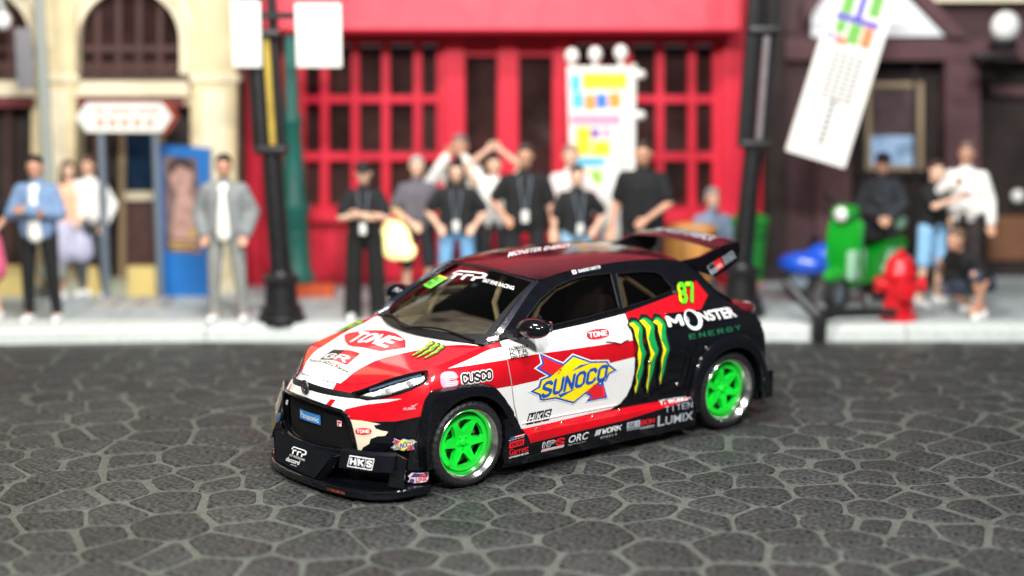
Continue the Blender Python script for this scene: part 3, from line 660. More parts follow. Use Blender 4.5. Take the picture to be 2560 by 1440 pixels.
# black stand at the kerb
g = empty('kerb_stand', at(2046, 852, 3.30), 0, 'black forked stand leaning at the kerb below the scooter', 'stand'); L0 = g.location
MB().box(-.07, .07, -.05, .07, 0, .28, bev=.015).build('foot', POST, g); MB().tube([(0, .02, .25), rel(2010, 755, 3.42), rel(1962, 700, 3.5)], [.075, .06, .045], 8).build('arm', POST, g); MB().tube([(.0, .02, .25), rel(2090, 782, 3.42), rel(2240, 780, 3.5)], [.075, .05, .04], 8).build('arm', POST, g)
# green scooter
g = empty('green_scooter', at(2140, 765, 4.35), R(48), 'bright green motor scooter with mint seat parked behind the red hydrant', 'scooter')
SGn = mat('scooter_green', srgb(12, 148, 34), .3, coat=.7, noise=.05); SGd = mat('scooter_pale', srgb(150, 196, 166), .4, noise=.08); RUB = mat('scooter_rubber', srgb(20, 20, 20), .7)
for x in (-.42, .50):
    w_ = empty('wheel', (x, 0, .20)); w_.parent = g
    MB().lathe([(.12, -.05), (.17, -.06), (.20, -.03), (.20, .03), (.17, .06), (.12, .05)], 24, 'y').build('tyre', RUB, w_); MB().lathe([(0, -.03), (.12, -.035), (.12, .035), (0, .03)], 16, 'y').build('hub', GREY, w_)
def cut(name, pts, y0, y1, m, bev=.035):
    bm = bmesh.new(); v0 = [bm.verts.new((x, y0, z)) for x, z in pts]; bm.faces.new(v0); r = bmesh.ops.extrude_face_region(bm, geom=bm.faces[:])
    for v in r['geom']:
        if isinstance(v, bmesh.types.BMVert): v.co.y = y1
    bmesh.ops.recalc_face_normals(bm, faces=bm.faces[:]); bmesh.ops.bevel(bm, geom=bm.edges[:], offset=bev, segments=2, affect='EDGES'); return MB().bm(bm).build(name, m, g, sharp=45)
cut('front_apron', [(-.14, .27), (-.26, .30), (-.36, .52), (-.34, .80), (-.28, .98), (-.20, .96), (-.22, .60)], -.20, .20, SGn); MB().ball((-.44, 0, .40), (.22, .10, .09)).build('mudguard', SGn, g)
MB().box(-.30, .25, -.14, .14, .26, .33, bev=.03).build('footboard', SGn, g); cut('rear_body', [(.06, .30), (.30, .27), (.60, .38), (.84, .58), (.80, .68), (.34, .66), (.14, .58)], -.15, .15, SGn); cut('side_cover', [(.22, .34), (.50, .40), (.70, .56), (.40, .58)], -.175, -.14, SGd, .01); MB().ball((.30, 0, .72), (.30, .13, .06)).build('seat', RUB, g)
MB().tube([(-.26, 0, .9), (-.22, 0, 1.02)], .04, 8).build('steering_column', SGn, g); MB().tube([(-.20, -.33, 1.03), (-.22, 0, 1.05), (-.20, .33, 1.03)], .022, 8).build('handlebar', RUB, g)
cut('headset', [(-.40, .98), (-.38, 1.08), (-.26, 1.12), (-.14, 1.06), (-.18, .96)], -.13, .13, SGn); MB().ball((-.38, 0, 1.02), (.04, .08, .08)).build('headlamp', BULB, g); MB().ball((-.14, -.28, 1.16), (.03, .06, .05)).build('mirror', POST, g); MB().ball((-.14, .28, 1.16), (.03, .06, .05)).build('mirror', POST, g)
MB().tube([(.30, -.18, .25), (.72, -.20, .28)], .045, 10).build('exhaust', mat('scooter_silver', (.7, .7, .7), .2, metal=1), g); MB().box(.60, .82, -.13, .13, .76, .90, bev=.05).build('top_box', SGd, g); MB().tube([(-.1, -.16, .0), (-.05, -.12, .28)], .02, 6).build('side_stand', RUB, g)
MB().box(-.42, -.14, -.19, -.10, .34, .66, bev=.04).build('leg_shield', SGd, g)
# blue scooter half behind it
g = empty('blue_scooter', at(2010, 742, 4.45), R(-20), 'blue scooter nose behind the black forked stand', 'scooter'); BS = mat('scooter_blue', srgb(18, 78, 196), .3, coat=.7, noise=.05)
MB().ball((0, 0, .36), (.30, .15, .13)).build('mudguard', BS, g); MB().lathe([(.10, -.05), (.16, -.06), (.19, 0), (.16, .06), (.10, .05)], 20, 'y', at=(-.05, 0, .19)).build('tyre', RUB, g); MB().lathe([(0, -.03), (.10, -.03), (.10, .03), (0, .03)], 14, 'y', at=(-.05, 0, .19)).build('hub', GREY, g); MB().ball((.26, .02, .44), (.30, .16, .16)).build('body', BS, g); MB().tube([(.0, 0, .4), (.10, 0, .66)], .04, 8).build('fork', POST, g)
# barrel, planter, bin, bag
g = empty('wooden_barrel', at(1726, 700, 4.4), 0, 'low tan wooden barrel seen under the rear wing of the car', 'barrel'); WD = mat('barrel_wood', srgb(186, 130, 62), .6, noise=.2, scale=6, stretch=(1, 1, .2))
for k in range(16):
    a0, a1 = 2*math.pi*k/16 + .01, 2*math.pi*(k + 1)/16 - .01; V = []
    for z, r in ((0, .24), (.2, .28), (.4, .29), (.58, .26)):
        for a in (a0, a1): V += [(r*math.cos(a), r*math.sin(a), z), ((r - .03)*math.cos(a), (r - .03)*math.sin(a), z)]
    F = []
    for i in range(3): q = i*4; F += [(q, q + 2, q + 6, q + 4), (q + 1, q + 5, q + 7, q + 3), (q, q + 4, q + 5, q + 1), (q + 2, q + 3, q + 7, q + 6)]
    F += [(0, 1, 3, 2), (12, 14, 15, 13)]; MB().add(V, F).build('stave', WD, g)
for z, r in ((.1, .262), (.48, .278)): MB().lathe([(r, z), (r + .008, z + .01), (r + .008, z + .04), (r, z + .05)], 24).build('hoop', POST, g)
MB().lathe([(0, .55), (.25, .55)], 20).build('lid', mat('barrel_lid', srgb(214, 176, 122), .6, noise=.2), g)
g = empty('brick_planter', at(790, 762, 5.0), 0, 'low orange brick planter between the green pillar and the woman in black', 'planter'); BK = mat('planter_brick', srgb(196, 84, 44), .7, noise=.15, scale=10)
for j in range(3):
    for i in range(3): MB().box(-.21 + i*.14 + .004, -.07 + i*.14 - .004, -.12, .12, j*.075 + .003, j*.075 + .072, bev=.006).build('brick', BK, g)
MB().box(-.20, .20, -.10, .10, 0, .20).build('core', mat('mortar', srgb(120, 70, 50), .8), g)
g = empty('green_bin', at(1872, 700, 4.6), 0, 'green plastic bin half hidden by the right lamp post', 'bin'); MB().lathe([(0, 0), (.15, 0), (.19, .60), (.21, .62), (.21, .66), (.18, .70), (.0, .76)], 18).build('body', mat('bin_green', srgb(34, 124, 44), .5, noise=.08), g); MB().lathe([(.185, .48), (.195, .50), (.188, .52)], 18).build('band', mat('bin_dark', srgb(20, 80, 30), .5), g)
# ---------------------------------------------------------------- people: skeleton -> limbs blended into one skin, clothes grown over it
PEND = []
def limb(bm, a, b, ra, rb):
    a, b = Vector(a), Vector(b); d = (b - a); L_ = d.length; d = d.normalized() if L_ > 1e-5 else Vector((0, 0, 1)); u = d.orthogonal().normalized(); w = d.cross(u); vs = []
    for p, r, sg in ((a, ra, -1), (b, rb, 1)):
        for t, k in ((0, 1), (.6, .8), (1.15, .42)):
            for i in range(8): an = math.pi*i/4; vs.append(bm.verts.new(p + r*(math.sin(math.pi/2 - t)*(u*math.cos(an) + w*math.sin(an)) + sg*d*math.sin(t))))
        vs.append(bm.verts.new(p + sg*d*r))
    bmesh.ops.convex_hull(bm, input=vs)
def blob(bm, c, r):
    bm2 = bmesh.ops.create_uvsphere(bm, u_segments=12, v_segments=8, radius=1)
    for v in bm2['verts']: v.co = Vector((c[0] + v.co.x*r[0], c[1] + v.co.y*r[1], c[2] + v.co.z*r[2]))
def grow(name, bm, m, parent, vox, smooth=4):
    me = bpy.data.meshes.new(name); bm.to_mesh(me); bm.free(); o = bpy.data.objects.new(name, me); COL.objects.link(o); o.parent = parent; me.materials.append(m)
    r = o.modifiers.new('r', 'REMESH'); r.mode = 'VOXEL'; r.voxel_size = vox; r.use_smooth_shade = True
    s = o.modifiers.new('s', 'SMOOTH'); s.factor = .5; s.iterations = smooth; PEND.append((o, m)); return o
def settle():
    dg = bpy.context.evaluated_depsgraph_get(); dg.update(); new = []
    for o, m in PEND: new.append(bpy.data.meshes.new_from_object(o.evaluated_get(dg)))
    for (o, m), me in zip(PEND, new):
        o.modifiers.clear(); old = o.data; o.data = me; me.name = o.name; bpy.data.meshes.remove(old)
        if not me.materials: me.materials.append(m)
        me.polygons.foreach_set('use_smooth', np.ones(len(me.polygons), bool))
SKINS = [mat('skin_a', srgb(214, 166, 138), .55, noise=.06), mat('skin_b', srgb(200, 150, 122), .55, noise=.06), mat('skin_c', srgb(226, 184, 158), .55, noise=.06)]
LIP = mat('lip', srgb(160, 80, 74), .5); EYE = mat('eye_dark', srgb(28, 20, 18), .3)
def cloth(n, c, rough=.85): return mat('cloth_' + n, srgb(*c), rough, noise=.12, scale=18, bump=.15)
ARMS = {'down': ((.26, .02, 1.14), (.29, -.06, .90)), 'crossed': ((.25, -.06, 1.15), (-.04, -.21, 1.17)), 'pockets': ((.28, .04, 1.15), (.22, -.08, .93)), 'hips': ((.32, .03, 1.17), (.20, -.08, 1.02)), 'camera': ((.30, -.16, 1.24), (.08, -.22, 1.55)),
        'arch': ((.32, -.02, 1.60), (.07, -.06, 1.80)), 'front': ((.27, -.04, 1.15), (.07, -.20, 1.0)), 'reach': ((.24, -.26, 1.24), (.06, -.46, 1.36)), 'knee': ((.25, -.12, 1.16), (.18, -.34, 1.0))}
def person(px, py, Y, h, label, skin=0, hair=('short', (28, 22, 20)), top=((240, 240, 236), 'short'), jacket=None, legs=((40, 40, 46), 'long'), shoe=(230, 230, 228), arms=('down', 'down'), turn=0, wide=1., pose='stand', extra=None, group='miniature people on the pavement'):
    base = at(px, py, Y); t = empty('person', (base[0], base[1], .15 if pose != 'raised' else base[2]), R(turn), label, 'person', group); k = h/1.75; t.scale = (k, k, k); sk = SKINS[skin]
    dz = {'stand': 0, 'raised': 0, 'sit': -.46, 'crouch': -.56}[pose]; ca, sa = math.cos(R(48)), math.sin(R(48)); up = (lambda p: (p[0], .08 + p[1]*ca - (p[2] - .95)*sa, .40 + p[1]*sa + (p[2] - .95)*ca)) if pose == 'crouch' else (lambda p: (p[0], p[1], p[2] + dz))
    hip, sh = .10*wide, .165*wide
    if pose in ('stand', 'raised'): J = {s: [(s*hip, 0, .93), (s*(hip + .025), -.01, .50), (s*(hip + .045), .03, .085), (s*(hip + .06), -.13, .035)] for s in (-1, 1)}
    elif pose == 'sit': J = {s: [(s*hip, .02, .47), (s*(hip + .06), -.40, .50), (s*(hip + .07), -.42, .085), (s*(hip + .08), -.56, .035)] for s in (-1, 1)}
    else: J = {s: [(s*hip, .08, .36), (s*(hip + .10), -.28, .52 if s > 0 else .30), (s*(hip + .08), -.08 if s > 0 else .16, .085), (s*(hip + .10), -.24 if s > 0 else .04, .035)] for s in (-1, 1)}
    A = {}
    for s, a in zip((-1, 1), arms):
        e, w = ARMS[a]; A[s] = [up((s*sh*.98, .0, 1.385)), up((s*e[0], e[1], e[2])), up((s*w[0], w[1] - (.03 if a == 'crossed' and s > 0 else 0), w[2] + (.035 if a == 'crossed' and s > 0 else 0)))]
    lean = -.12 if pose == 'crouch' else 0
    bm = bmesh.new()                                 # the body: one skin from crown to ankle
    hd = up((0, -.01 if pose != 'crouch' else .06, 1.63))
    blob(bm, hd, (.078, .098, .108)); blob(bm, (hd[0], hd[1] - .025, hd[2] - .065), (.056, .070, .060)); limb(bm, up((0, .015, 1.44)), (hd[0], hd[1] + .02, hd[2] - .07), .058, .052)
    limb(bm, (hd[0], hd[1] - .095, hd[2] + .012), (hd[0], hd[1] - .113, hd[2] - .028), .010, .016)
    for s in (-1, 1): blob(bm, (hd[0] + s*.079, hd[1] + .012, hd[2] - .008), (.012, .022, .032))
    limb(bm, up((-sh*.8, 0, 1.375)), up((sh*.8, 0, 1.375)), .058, .058); limb(bm, up((0, 0, 1.29)), up((0, 0, 1.02)), .098*wide, .094*wide); limb(bm, up((-.06, 0, .95)), up((.06, 0, .95)), .092, .092)
    for s in (-1, 1):
        S0, E0, W0 = A[s]; limb(bm, S0, E0, .052, .042); limb(bm, E0, W0, .041, .029)
        d = (Vector(W0) - Vector(E0)).normalized(); sd = d.cross(Vector((0, 1, 0))); sd = sd.normalized() if sd.length > .1 else Vector((1, 0, 0)); nn = d.cross(sd).normalized(); w = Vector(W0); pa = w + d*.07
        limb(bm, w + sd*.012, pa + sd*.020, .022, .017); limb(bm, w - sd*.012, pa - sd*.020, .022, .017)
        for f, (o_, l_) in enumerate(((-.032, .066), (-.011, .076), (.011, .072), (.031, .056))):
            f0 = pa + sd*o_; f1 = f0 + d*l_*.55 + nn*.008; f2 = f1 + d*l_*.40 + nn*.024; limb(bm, f0, f1, .0105, .0095); limb(bm, f1, f2, .0095, .008)
        q = w + d*.02 + sd*.03*(-s); limb(bm, q, q + d*.04 + sd*.022*(-s) + nn*.012, .013, .011); limb(bm, q + d*.04 + sd*.022*(-s) + nn*.012, q + d*.072 + sd*.018*(-s) + nn*.026, .011, .009)
        H0, K0, F0, T0 = J[s]; limb(bm, H0, K0, .082, .055); limb(bm, K0, F0, .054, .036); limb(bm, F0, T0, .035, .028)
    body = grow('body', bm, sk, t, .0085, 3)
    m = MB()
    for s in (-1, 1): m = MB(); m.ball((hd[0] + s*.032, hd[1] - .088, hd[2] + .012), (.012, .008, .007), seg=8); m.build('eye', EYE, t)
    MB().ball((hd[0], hd[1] - .092, hd[2] - .062), (.024, .008, .006), seg=8).build('mouth', LIP, t)
    st, hc = hair; hm = mat('hair_%d_%d_%d' % hc, srgb(*hc), .6, noise=.2, scale=30, bump=.2)
    if st != 'bald':
        bm = bmesh.new(); blob(bm, (hd[0], hd[1] + .022, hd[2] + .036), (.088, .098, .092)); blob(bm, (hd[0], hd[1] + .05, hd[2] - .01), (.082, .066, .085)); blob(bm, (hd[0], hd[1] - .045, hd[2] + .085), (.066, .052, .036))
        if st == 'long':
            for s in (-1, 1): limb(bm, (hd[0] + s*.07, hd[1] + .02, hd[2] + .03), (hd[0] + s*.095, hd[1] + .0, hd[2] - .30), .034, .040)
            limb(bm, (hd[0], hd[1] + .07, hd[2]), (hd[0], hd[1] + .10, hd[2] - .32), .075, .085)
        if st == 'cap':
            blob(bm, (hd[0], hd[1], hd[2] + .055), (.096, .112, .078)); limb(bm, (hd[0] - .04, hd[1] - .11, hd[2] + .045), (hd[0] + .04, hd[1] - .11, hd[2] + .045), .028, .028); limb(bm, (hd[0] - .02, hd[1] - .16, hd[2] + .035), (hd[0] + .02, hd[1] - .16, hd[2] + .035), .018, .018)
        if st == 'beard': blob(bm, (hd[0], hd[1] - .055, hd[2] - .085), (.060, .058, .056)); 
        grow('hair', bm, hm, t, .012, 3)
    def shirt(name, c, sleeve, fatn, hem, open_=False):
        bm = bmesh.new(); f = fatn
        limb(bm, up((-sh*.80, 0, 1.375)), up((sh*.80, 0, 1.375)), .068 + f, .068 + f); limb(bm, up((-.05*wide, 0, 1.31)), up((-.06*wide, 0, hem + .1)), .120*wide + f, .118*wide + f); limb(bm, up((.05*wide, 0, 1.31)), up((.06*wide, 0, hem + .1)), .120*wide + f, .118*wide + f); limb(bm, up((0, .01, 1.385)), up((0, .014, 1.475)), .095 + f, .060 + f*.4)
        for s in (-1, 1):
            S0, E0, W0 = [Vector(p) for p in A[s]]
            if sleeve == 'short': limb(bm, S0, S0.lerp(E0, .75), .056 + f, .062 + f)
            elif sleeve == 'long': limb(bm, S0, E0, .056 + f, .052 + f); limb(bm, E0, E0.lerp(W0, .92), .055 + f, .044 + f)
        return grow(name, bm, cloth('%d_%d_%d' % c, c), t, .014, 4)
    if jacket:
        (c1, sl), (c2, s2) = top, jacket; shirt('jacket', c2, s2, .022, .88)
        bm = bmesh.new(); limb(bm, up((0, -.070, 1.40)), up((0, -.085, .98)), .066, .092); limb(bm, up((0, -.095, 1.3)), up((0, -.105, .93)), .064, .085); grow('shirt', bm, cloth('%d_%d_%d' % c1, c1), t, .013, 3)
    else: shirt('shirt', top[0], top[1], .012, .90)
    lc, ls = legs; bm = bmesh.new()
    limb(bm, up((-.07*wide, 0, .98)), up((.07*wide, 0, .98)), .118*wide, .118*wide)
    for s in (-1, 1):
        H0, K0, F0, T0 = [Vector(p) for p in J[s]]
        if ls == 'long': limb(bm, H0, K0, .098, .074); limb(bm, K0, F0, .073, .056)
        elif ls == 'wide': limb(bm, H0, K0, .105, .098); limb(bm, K0, F0, .098, .105)
        elif ls == 'shorts': limb(bm, H0, H0.lerp(K0, .9), .104, .092)
        else: limb(bm, H0, H0.lerp(K0, .8), .13, .17)
    grow('skirt' if ls == 'skirt' else 'trousers', bm, cloth('%d_%d_%d' % lc, lc), t, .014, 4)
    for s in (-1, 1):
        H0, K0, F0, T0 = J[s]; bm = bmesh.new(); limb(bm, (F0[0], F0[1] + .02, .045), (T0[0], T0[1], .04), .052, .046); limb(bm, F0, (F0[0], F0[1], .06), .050, .05); grow('shoe', bm, cloth('%d_%d_%d' % shoe, shoe), t, .013, 2)
    if extra == 'badge':
        MB().box(-.035, .035, -.20, -.19, .98, 1.10, bev=.004).build('badge', BOARD, t)
        for s in (-1, 1): MB().tube([(s*.06, -.11, 1.44), (s*.045, -.16, 1.3), (s*.01, -.20, 1.10)], .006, 6).build('lanyard', GREY, t)
    return t
W_, K_, G_ = (240, 238, 232), (20, 20, 22), (118, 120, 122)
person(108, 808, 3.55, 1.70, 'man with folded arms in a pale denim jacket, white shirt and black trousers', 1, top=(W_, 'short'), jacket=((112, 138, 172), 'long'), legs=(K_, 'long'), arms=('crossed', 'crossed'))
person(186, 740, 4.92, 1.50, 'woman in a peach dress standing half behind the man in the denim jacket', 2, hair=('long', (40, 28, 24)), top=((228, 178, 148), 'short'), legs=((190, 190, 214), 'skirt'), arms=('down', 'front'), turn=25)
person(236, 738, 4.92, 1.55, 'man in a white shirt and grey trousers behind the left sign pole', 0, hair=('short', (92, 70, 58)), top=(W_, 'long'), legs=((72, 78, 84), 'long'), arms=('down', 'pockets'), turn=-10)
person(572, 806, 3.55, 1.71, 'man in a grey suit and white shirt standing left of the black lamp post', 1, top=((236, 236, 224), 'short'), jacket=((128, 132, 132), 'long'), legs=((140, 142, 138), 'long'), arms=('pockets', 'pockets'), wide=1.08)
person(-38, 812, 3.6, 1.62, 'person in a pink skirt cut off by the left edge', 0, hair=('long', (50, 34, 28)), top=(K_, 'short'), legs=((214, 96, 128), 'skirt'), arms=('down', 'hips'))
person(915, 806, 3.66, 1.62, 'woman in a black cap and wide black trousers with folded arms', 2, hair=('cap', (18, 18, 20)), top=(K_, 'short'), legs=((18, 18, 18), 'wide'), arms=('crossed', 'crossed'), extra='badge')
person(1046, 760, 4.25, 1.62, 'grey-haired man in a grey shirt and dark shorts beside the glowing lantern', 2, hair=('short', (170, 168, 166)), top=((96, 92, 100), 'short'), legs=((40, 40, 48), 'shorts'), arms=('front', 'down'), turn=8)
person(1152, 740, 4.7, 1.80, 'man in a white shirt raising a camera behind the long-haired woman', 1, hair=('short', (120, 110, 106)), top=(W_, 'long'), legs=((60, 60, 66), 'long'), arms=('camera', 'camera'), turn=-12)
person(1143, 780, 3.95, 1.60, 'woman with long black hair in a black shirt and pale blue jeans', 2, hair=('long', (16, 14, 14)), top=((24, 24, 28), 'short'), legs=((112, 162, 204), 'long'), arms=('hips', 'hips'), extra='badge', wide=1.1)
person(1236, 762, 4.45, 1.62, 'person in a white top arching both arms over the head', 2, hair=('short', (44, 32, 28)), top=(W_, 'none'), legs=((50, 50, 56), 'long'), arms=('arch', 'arch'))
person(1312, 790, 3.9, 1.78, 'close-cropped man in a black polo shirt with a white badge', 1, hair=('short', (60, 52, 48)), top=((22, 22, 24), 'short'), legs=((30, 30, 34), 'long'), arms=('hips', 'down'), extra='badge', wide=1.15)
person(1424, 765, 4.4, 1.72, 'man in a pale pink shirt behind the shorter woman in black', 2, hair=('short', (150, 128, 116)), top=((232, 220, 216), 'long'), legs=((120, 110, 104), 'long'), arms=('front', 'hips'))
person(1440, 790, 3.9, 1.56, 'short woman in a black shirt and faded jeans beside the flag', 2, hair=('short', (30, 24, 22)), top=((22, 22, 26), 'short'), legs=((140, 178, 206), 'long'), arms=('down', 'hips'), turn=10, extra='badge')
person(1602, 795, 3.8, 1.82, 'tall man in a plain black shirt right of the flag', 1, hair=('short', (46, 38, 34)), top=((16, 16, 18), 'short'), legs=((24, 24, 26), 'long'), arms=('down', 'front'), turn=-14, wide=1.18)
person(1775, 770, 4.75, 1.66, 'grey-bearded person in a blue-grey jacket sitting near the right lamp post', 0, hair=('beard', (150, 148, 146)), top=((118, 134, 158), 'long'), legs=((60, 60, 66), 'long'), arms=('knee', 'knee'), pose='sit', turn=15)
person(2192, 760, 4.75, 1.60, 'figure in dark clothes standing behind the green scooter', 0, hair=('cap', (24, 24, 28)), top=((40, 44, 50), 'long'), legs=((34, 34, 40), 'long'), arms=('front', 'front'))
person(2322, 770, 4.4, 1.56, 'woman in a black top and light blue shorts beside the man in white', 2, hair=('short', (60, 40, 34)), top=(K_, 'short'), legs=((140, 188, 226), 'shorts'), arms=('reach', 'hips'), turn=30)
person(2398, 770, 4.5, 1.74, 'man in a white shirt and dark trousers before the brown column', 1, hair=('short', (120, 100, 92)), top=(W_, 'long'), legs=((52, 44, 44), 'long'), arms=('reach', 'down'), turn=-20, wide=1.08)
person(2436, 792, 3.85, 1.62, 'crouching photographer in a black shirt on the pavement edge', 1, hair=('short', (120, 96, 76)), top=((24, 22, 24), 'short'), legs=((66, 74, 92), 'shorts'), arms=('camera', 'knee'), pose='crouch', turn=-55)
# what the crowd carries
for loc, lab in ((at(1150, 398, 4.45), 'small black camera held up by the man in white'), (at(2385, 690, 3.6), 'black camera in the hands of the crouching photographer')):
    g = empty('camera', loc, 0, lab, 'camera'); MB().box(-.07, .07, -.03, .03, -.045, .045, bev=.012).build('camera_body', POST, g); MB().lathe([(.034, -.03), (.034, -.10), (.028, -.10), (0, -.085)], 14, 'y').build('lens', POST, g)
g = empty('glowing_lantern', at(988, 655, 3.85), 0, 'glowing pale yellow lantern beside the woman with the black cap', 'lantern')
bm = bmesh.new(); blob(bm, (0, 0, .22), (.17, .12, .20)); blob(bm, (.10, -.01, .12), (.12, .10, .10)); blob(bm, (-.04, 0, .34), (.09, .07, .10)); grow('lamp_shade', bm, mat('lantern_paper', (.97, .87, .36), .5, noise=.06, scale=8, emit=1.15), g, .012, 4)
MB().tube([(-.06, 0, .40), (-.05, 0, .52), (.02, 0, .56), (.06, 0, .40)], .012, 8).build('handle', mat('lantern_handle', (.8, .72, .3), .6), g)
settle()
# ---------------------------------------------------------------- the rally-style hatchback model
TH = R(-142.748)
black = mat('black_gloss', (.003, .0034, .0055), .30, coat=1, noise=.2, scale=8, spec=.08)
dkflake = mat('black_flake', (.005, .007, .016), .3, metal=.1, coat=.8, noise=.2, scale=9, flake=.12)
red = mat('car_red', srgb(190, 10, 26), .36, coat=1, spec=.15, noise=.05, scale=9, flake=.03)
white = mat('car_white', (.80, .80, .78), .3, coat=1, spec=.3, noise=.02, scale=6)
cream = mat('car_cream', srgb(226, 214, 190), .12, coat=1, noise=.05, scale=6)
blk = mat('black_plastic', (.007, .007, .008), .45, spec=.2, noise=.2, scale=40)
dull = mat('black_matte', (.006, .006, .006), .8, noise=.2, scale=40)
tyrem = mat('tyre_rubber', (.014, .014, .015), .55, noise=.25, scale=25, bump=.15)
green = mat('wheel_green', srgb(10, 232, 56), .30, coat=.7, noise=.05, scale=20)
alu = mat('polished_rim', (.83, .82, .78), .16, metal=1, noise=.06, scale=30)
steel = mat('brake_disc', (.35, .34, .33), .35, metal=1, noise=.1, scale=30)
chrome = mat('chrome', (.85, .85, .86), .08, metal=1, noise=.03)
cage = mat('cage_paint', srgb(160, 150, 120), .35, noise=.1)
seatm = mat('cabin_brown', (.032, .022, .018), .7, noise=.3, scale=12)
dashm = mat('dash_grey', (.095, .09, .075), .6, noise=.25, scale=12)
rivet = mat('rivet_steel', (.75, .72, .62), .2, metal=1)
sW = mat('ink_white', (.80, .80, .80), .35, coat=.5, noise=.02); sK = mat('ink_black', (.008, .008, .009), .35, coat=.5)
sR = mat('ink_red', srgb(225, 28, 40), .35, coat=.5, noise=.03); sY = mat('ink_yellow', srgb(250, 226, 10), .35, coat=.5, noise=.03)
sB = mat('ink_blue', srgb(22, 82, 178), .35, coat=.5, noise=.03); sG = mat('ink_green', srgb(10, 150, 70), .35, coat=.5, noise=.04)
sL = mat('ink_lime', srgb(90, 235, 30), .35, coat=.5, noise=.04); sP = mat('ink_pink', srgb(235, 150, 170), .35, coat=.5); sA = mat('ink_sky', srgb(50, 130, 205), .35, coat=.5)
sS = mat('ink_silver', srgb(190, 196, 205), .3, coat=.5); sDG = mat('ink_dark_green', srgb(25, 92, 62), .35, coat=.5); sBr = mat('ink_brown', srgb(150, 72, 50), .4); sV = mat('ink_violet', srgb(92, 52, 130), .4); sAm = mat('ink_amber', srgb(222, 180, 60), .4)
def glass_mat(name, tint, gloss=.02):
    m = bpy.data.materials.new(name); m.use_nodes = True; nt = m.node_tree; N = nt.nodes; L = nt.links
    N.remove(N['Principled BSDF']); t = N.new('ShaderNodeBsdfTransparent'); t.inputs[0].default_value = tint + (1,)
    g = N.new('ShaderNodeBsdfGlossy'); g.inputs['Roughness'].default_value = gloss
    f = N.new('ShaderNodeFresnel'); f.inputs[0].default_value = 1.5; x = N.new('ShaderNodeMixShader')
    tc = N.new('ShaderNodeTexCoord'); nz = N.new('ShaderNodeTexNoise'); nz.inputs['Scale'].default_value = 2.2; bp = N.new('ShaderNodeBump'); bp.inputs['Strength'].default_value = .12; bp.inputs['Distance'].default_value = .03
    L.new(tc.outputs['Object'], nz.inputs['Vector']); L.new(nz.outputs[0], bp.inputs['Height']); L.new(bp.outputs[0], g.inputs['Normal'])
    L.new(f.outputs[0], x.inputs[0]); L.new(t.outputs[0], x.inputs[1]); L.new(g.outputs[0], x.inputs[2]); L.new(x.outputs[0], N['Material Output'].inputs[0]); return m
glass = glass_mat('car_glass', (.84, .82, .76)); sglass = glass_mat('side_glass', (.46, .42, .37)); lens = glass_mat('lamp_lens', (.93, .94, .95))

car = empty('racing_car', (0, 0, 0), TH, 'black, red and white toy racing hatchback with green wheels standing on the stone road', 'toy car')
BELT = [(.905, .985), (.869, .996), (.475, 1.004), (.09, 1.021), (-.285, 1.046)]
RAIL = [(-1.17, 1.285), (-1.08, 1.335), (-.97, 1.360), (-.86, 1.378), (-.63, 1.393), (-.4, 1.402), (-.18, 1.399), (.04, 1.391), (.24, 1.37), (.40, 1.345)]
APIL = [(.52, 1.283), (.65, 1.195), (.80, 1.09), (.90, 1.022), (1.0, .957)]
def arc(cu, cz, r, a0, a1, n=26): return [(cu + r*math.cos(R(a0 + (a1 - a0)*k/n)), cz + r*math.sin(R(a0 + (a1 - a0)*k/n))) for k in range(n + 1)]
WF, WR, WZ = 1.28, -1.28, .318
WIN_F = [(.70, 1.062), (.60, 1.135), (.45, 1.225), (.266, 1.295), (.12, 1.322), (-.029, 1.337), (-.288, 1.330), (-.245, 1.085), (.1, 1.058), (.45, 1.040), (.66, 1.040)]
WIN_Q = [(-.345, 1.322), (-.60, 1.312), (-.74, 1.295), (-.80, 1.265), (-.858, 1.165), (-.845, 1.145), (-.60, 1.112), (-.285, 1.083)]
DOOR = BELT + [(-.292, .85), (-.300, .70), (-.298, .60), (-.275, .50), (-.235, .43), (-.17, .375), (-.08, .347), (.79, .332), (.845, .53), (.888, .774)]
STRIPE = [(.99, .873), (.901, .871), (.617, .870), (.302, .863), (-.279, .853), (-.41, .852), (-.40, .718), (-.278, .723), (.313, .689), (.888, .671), (.99, .668)]
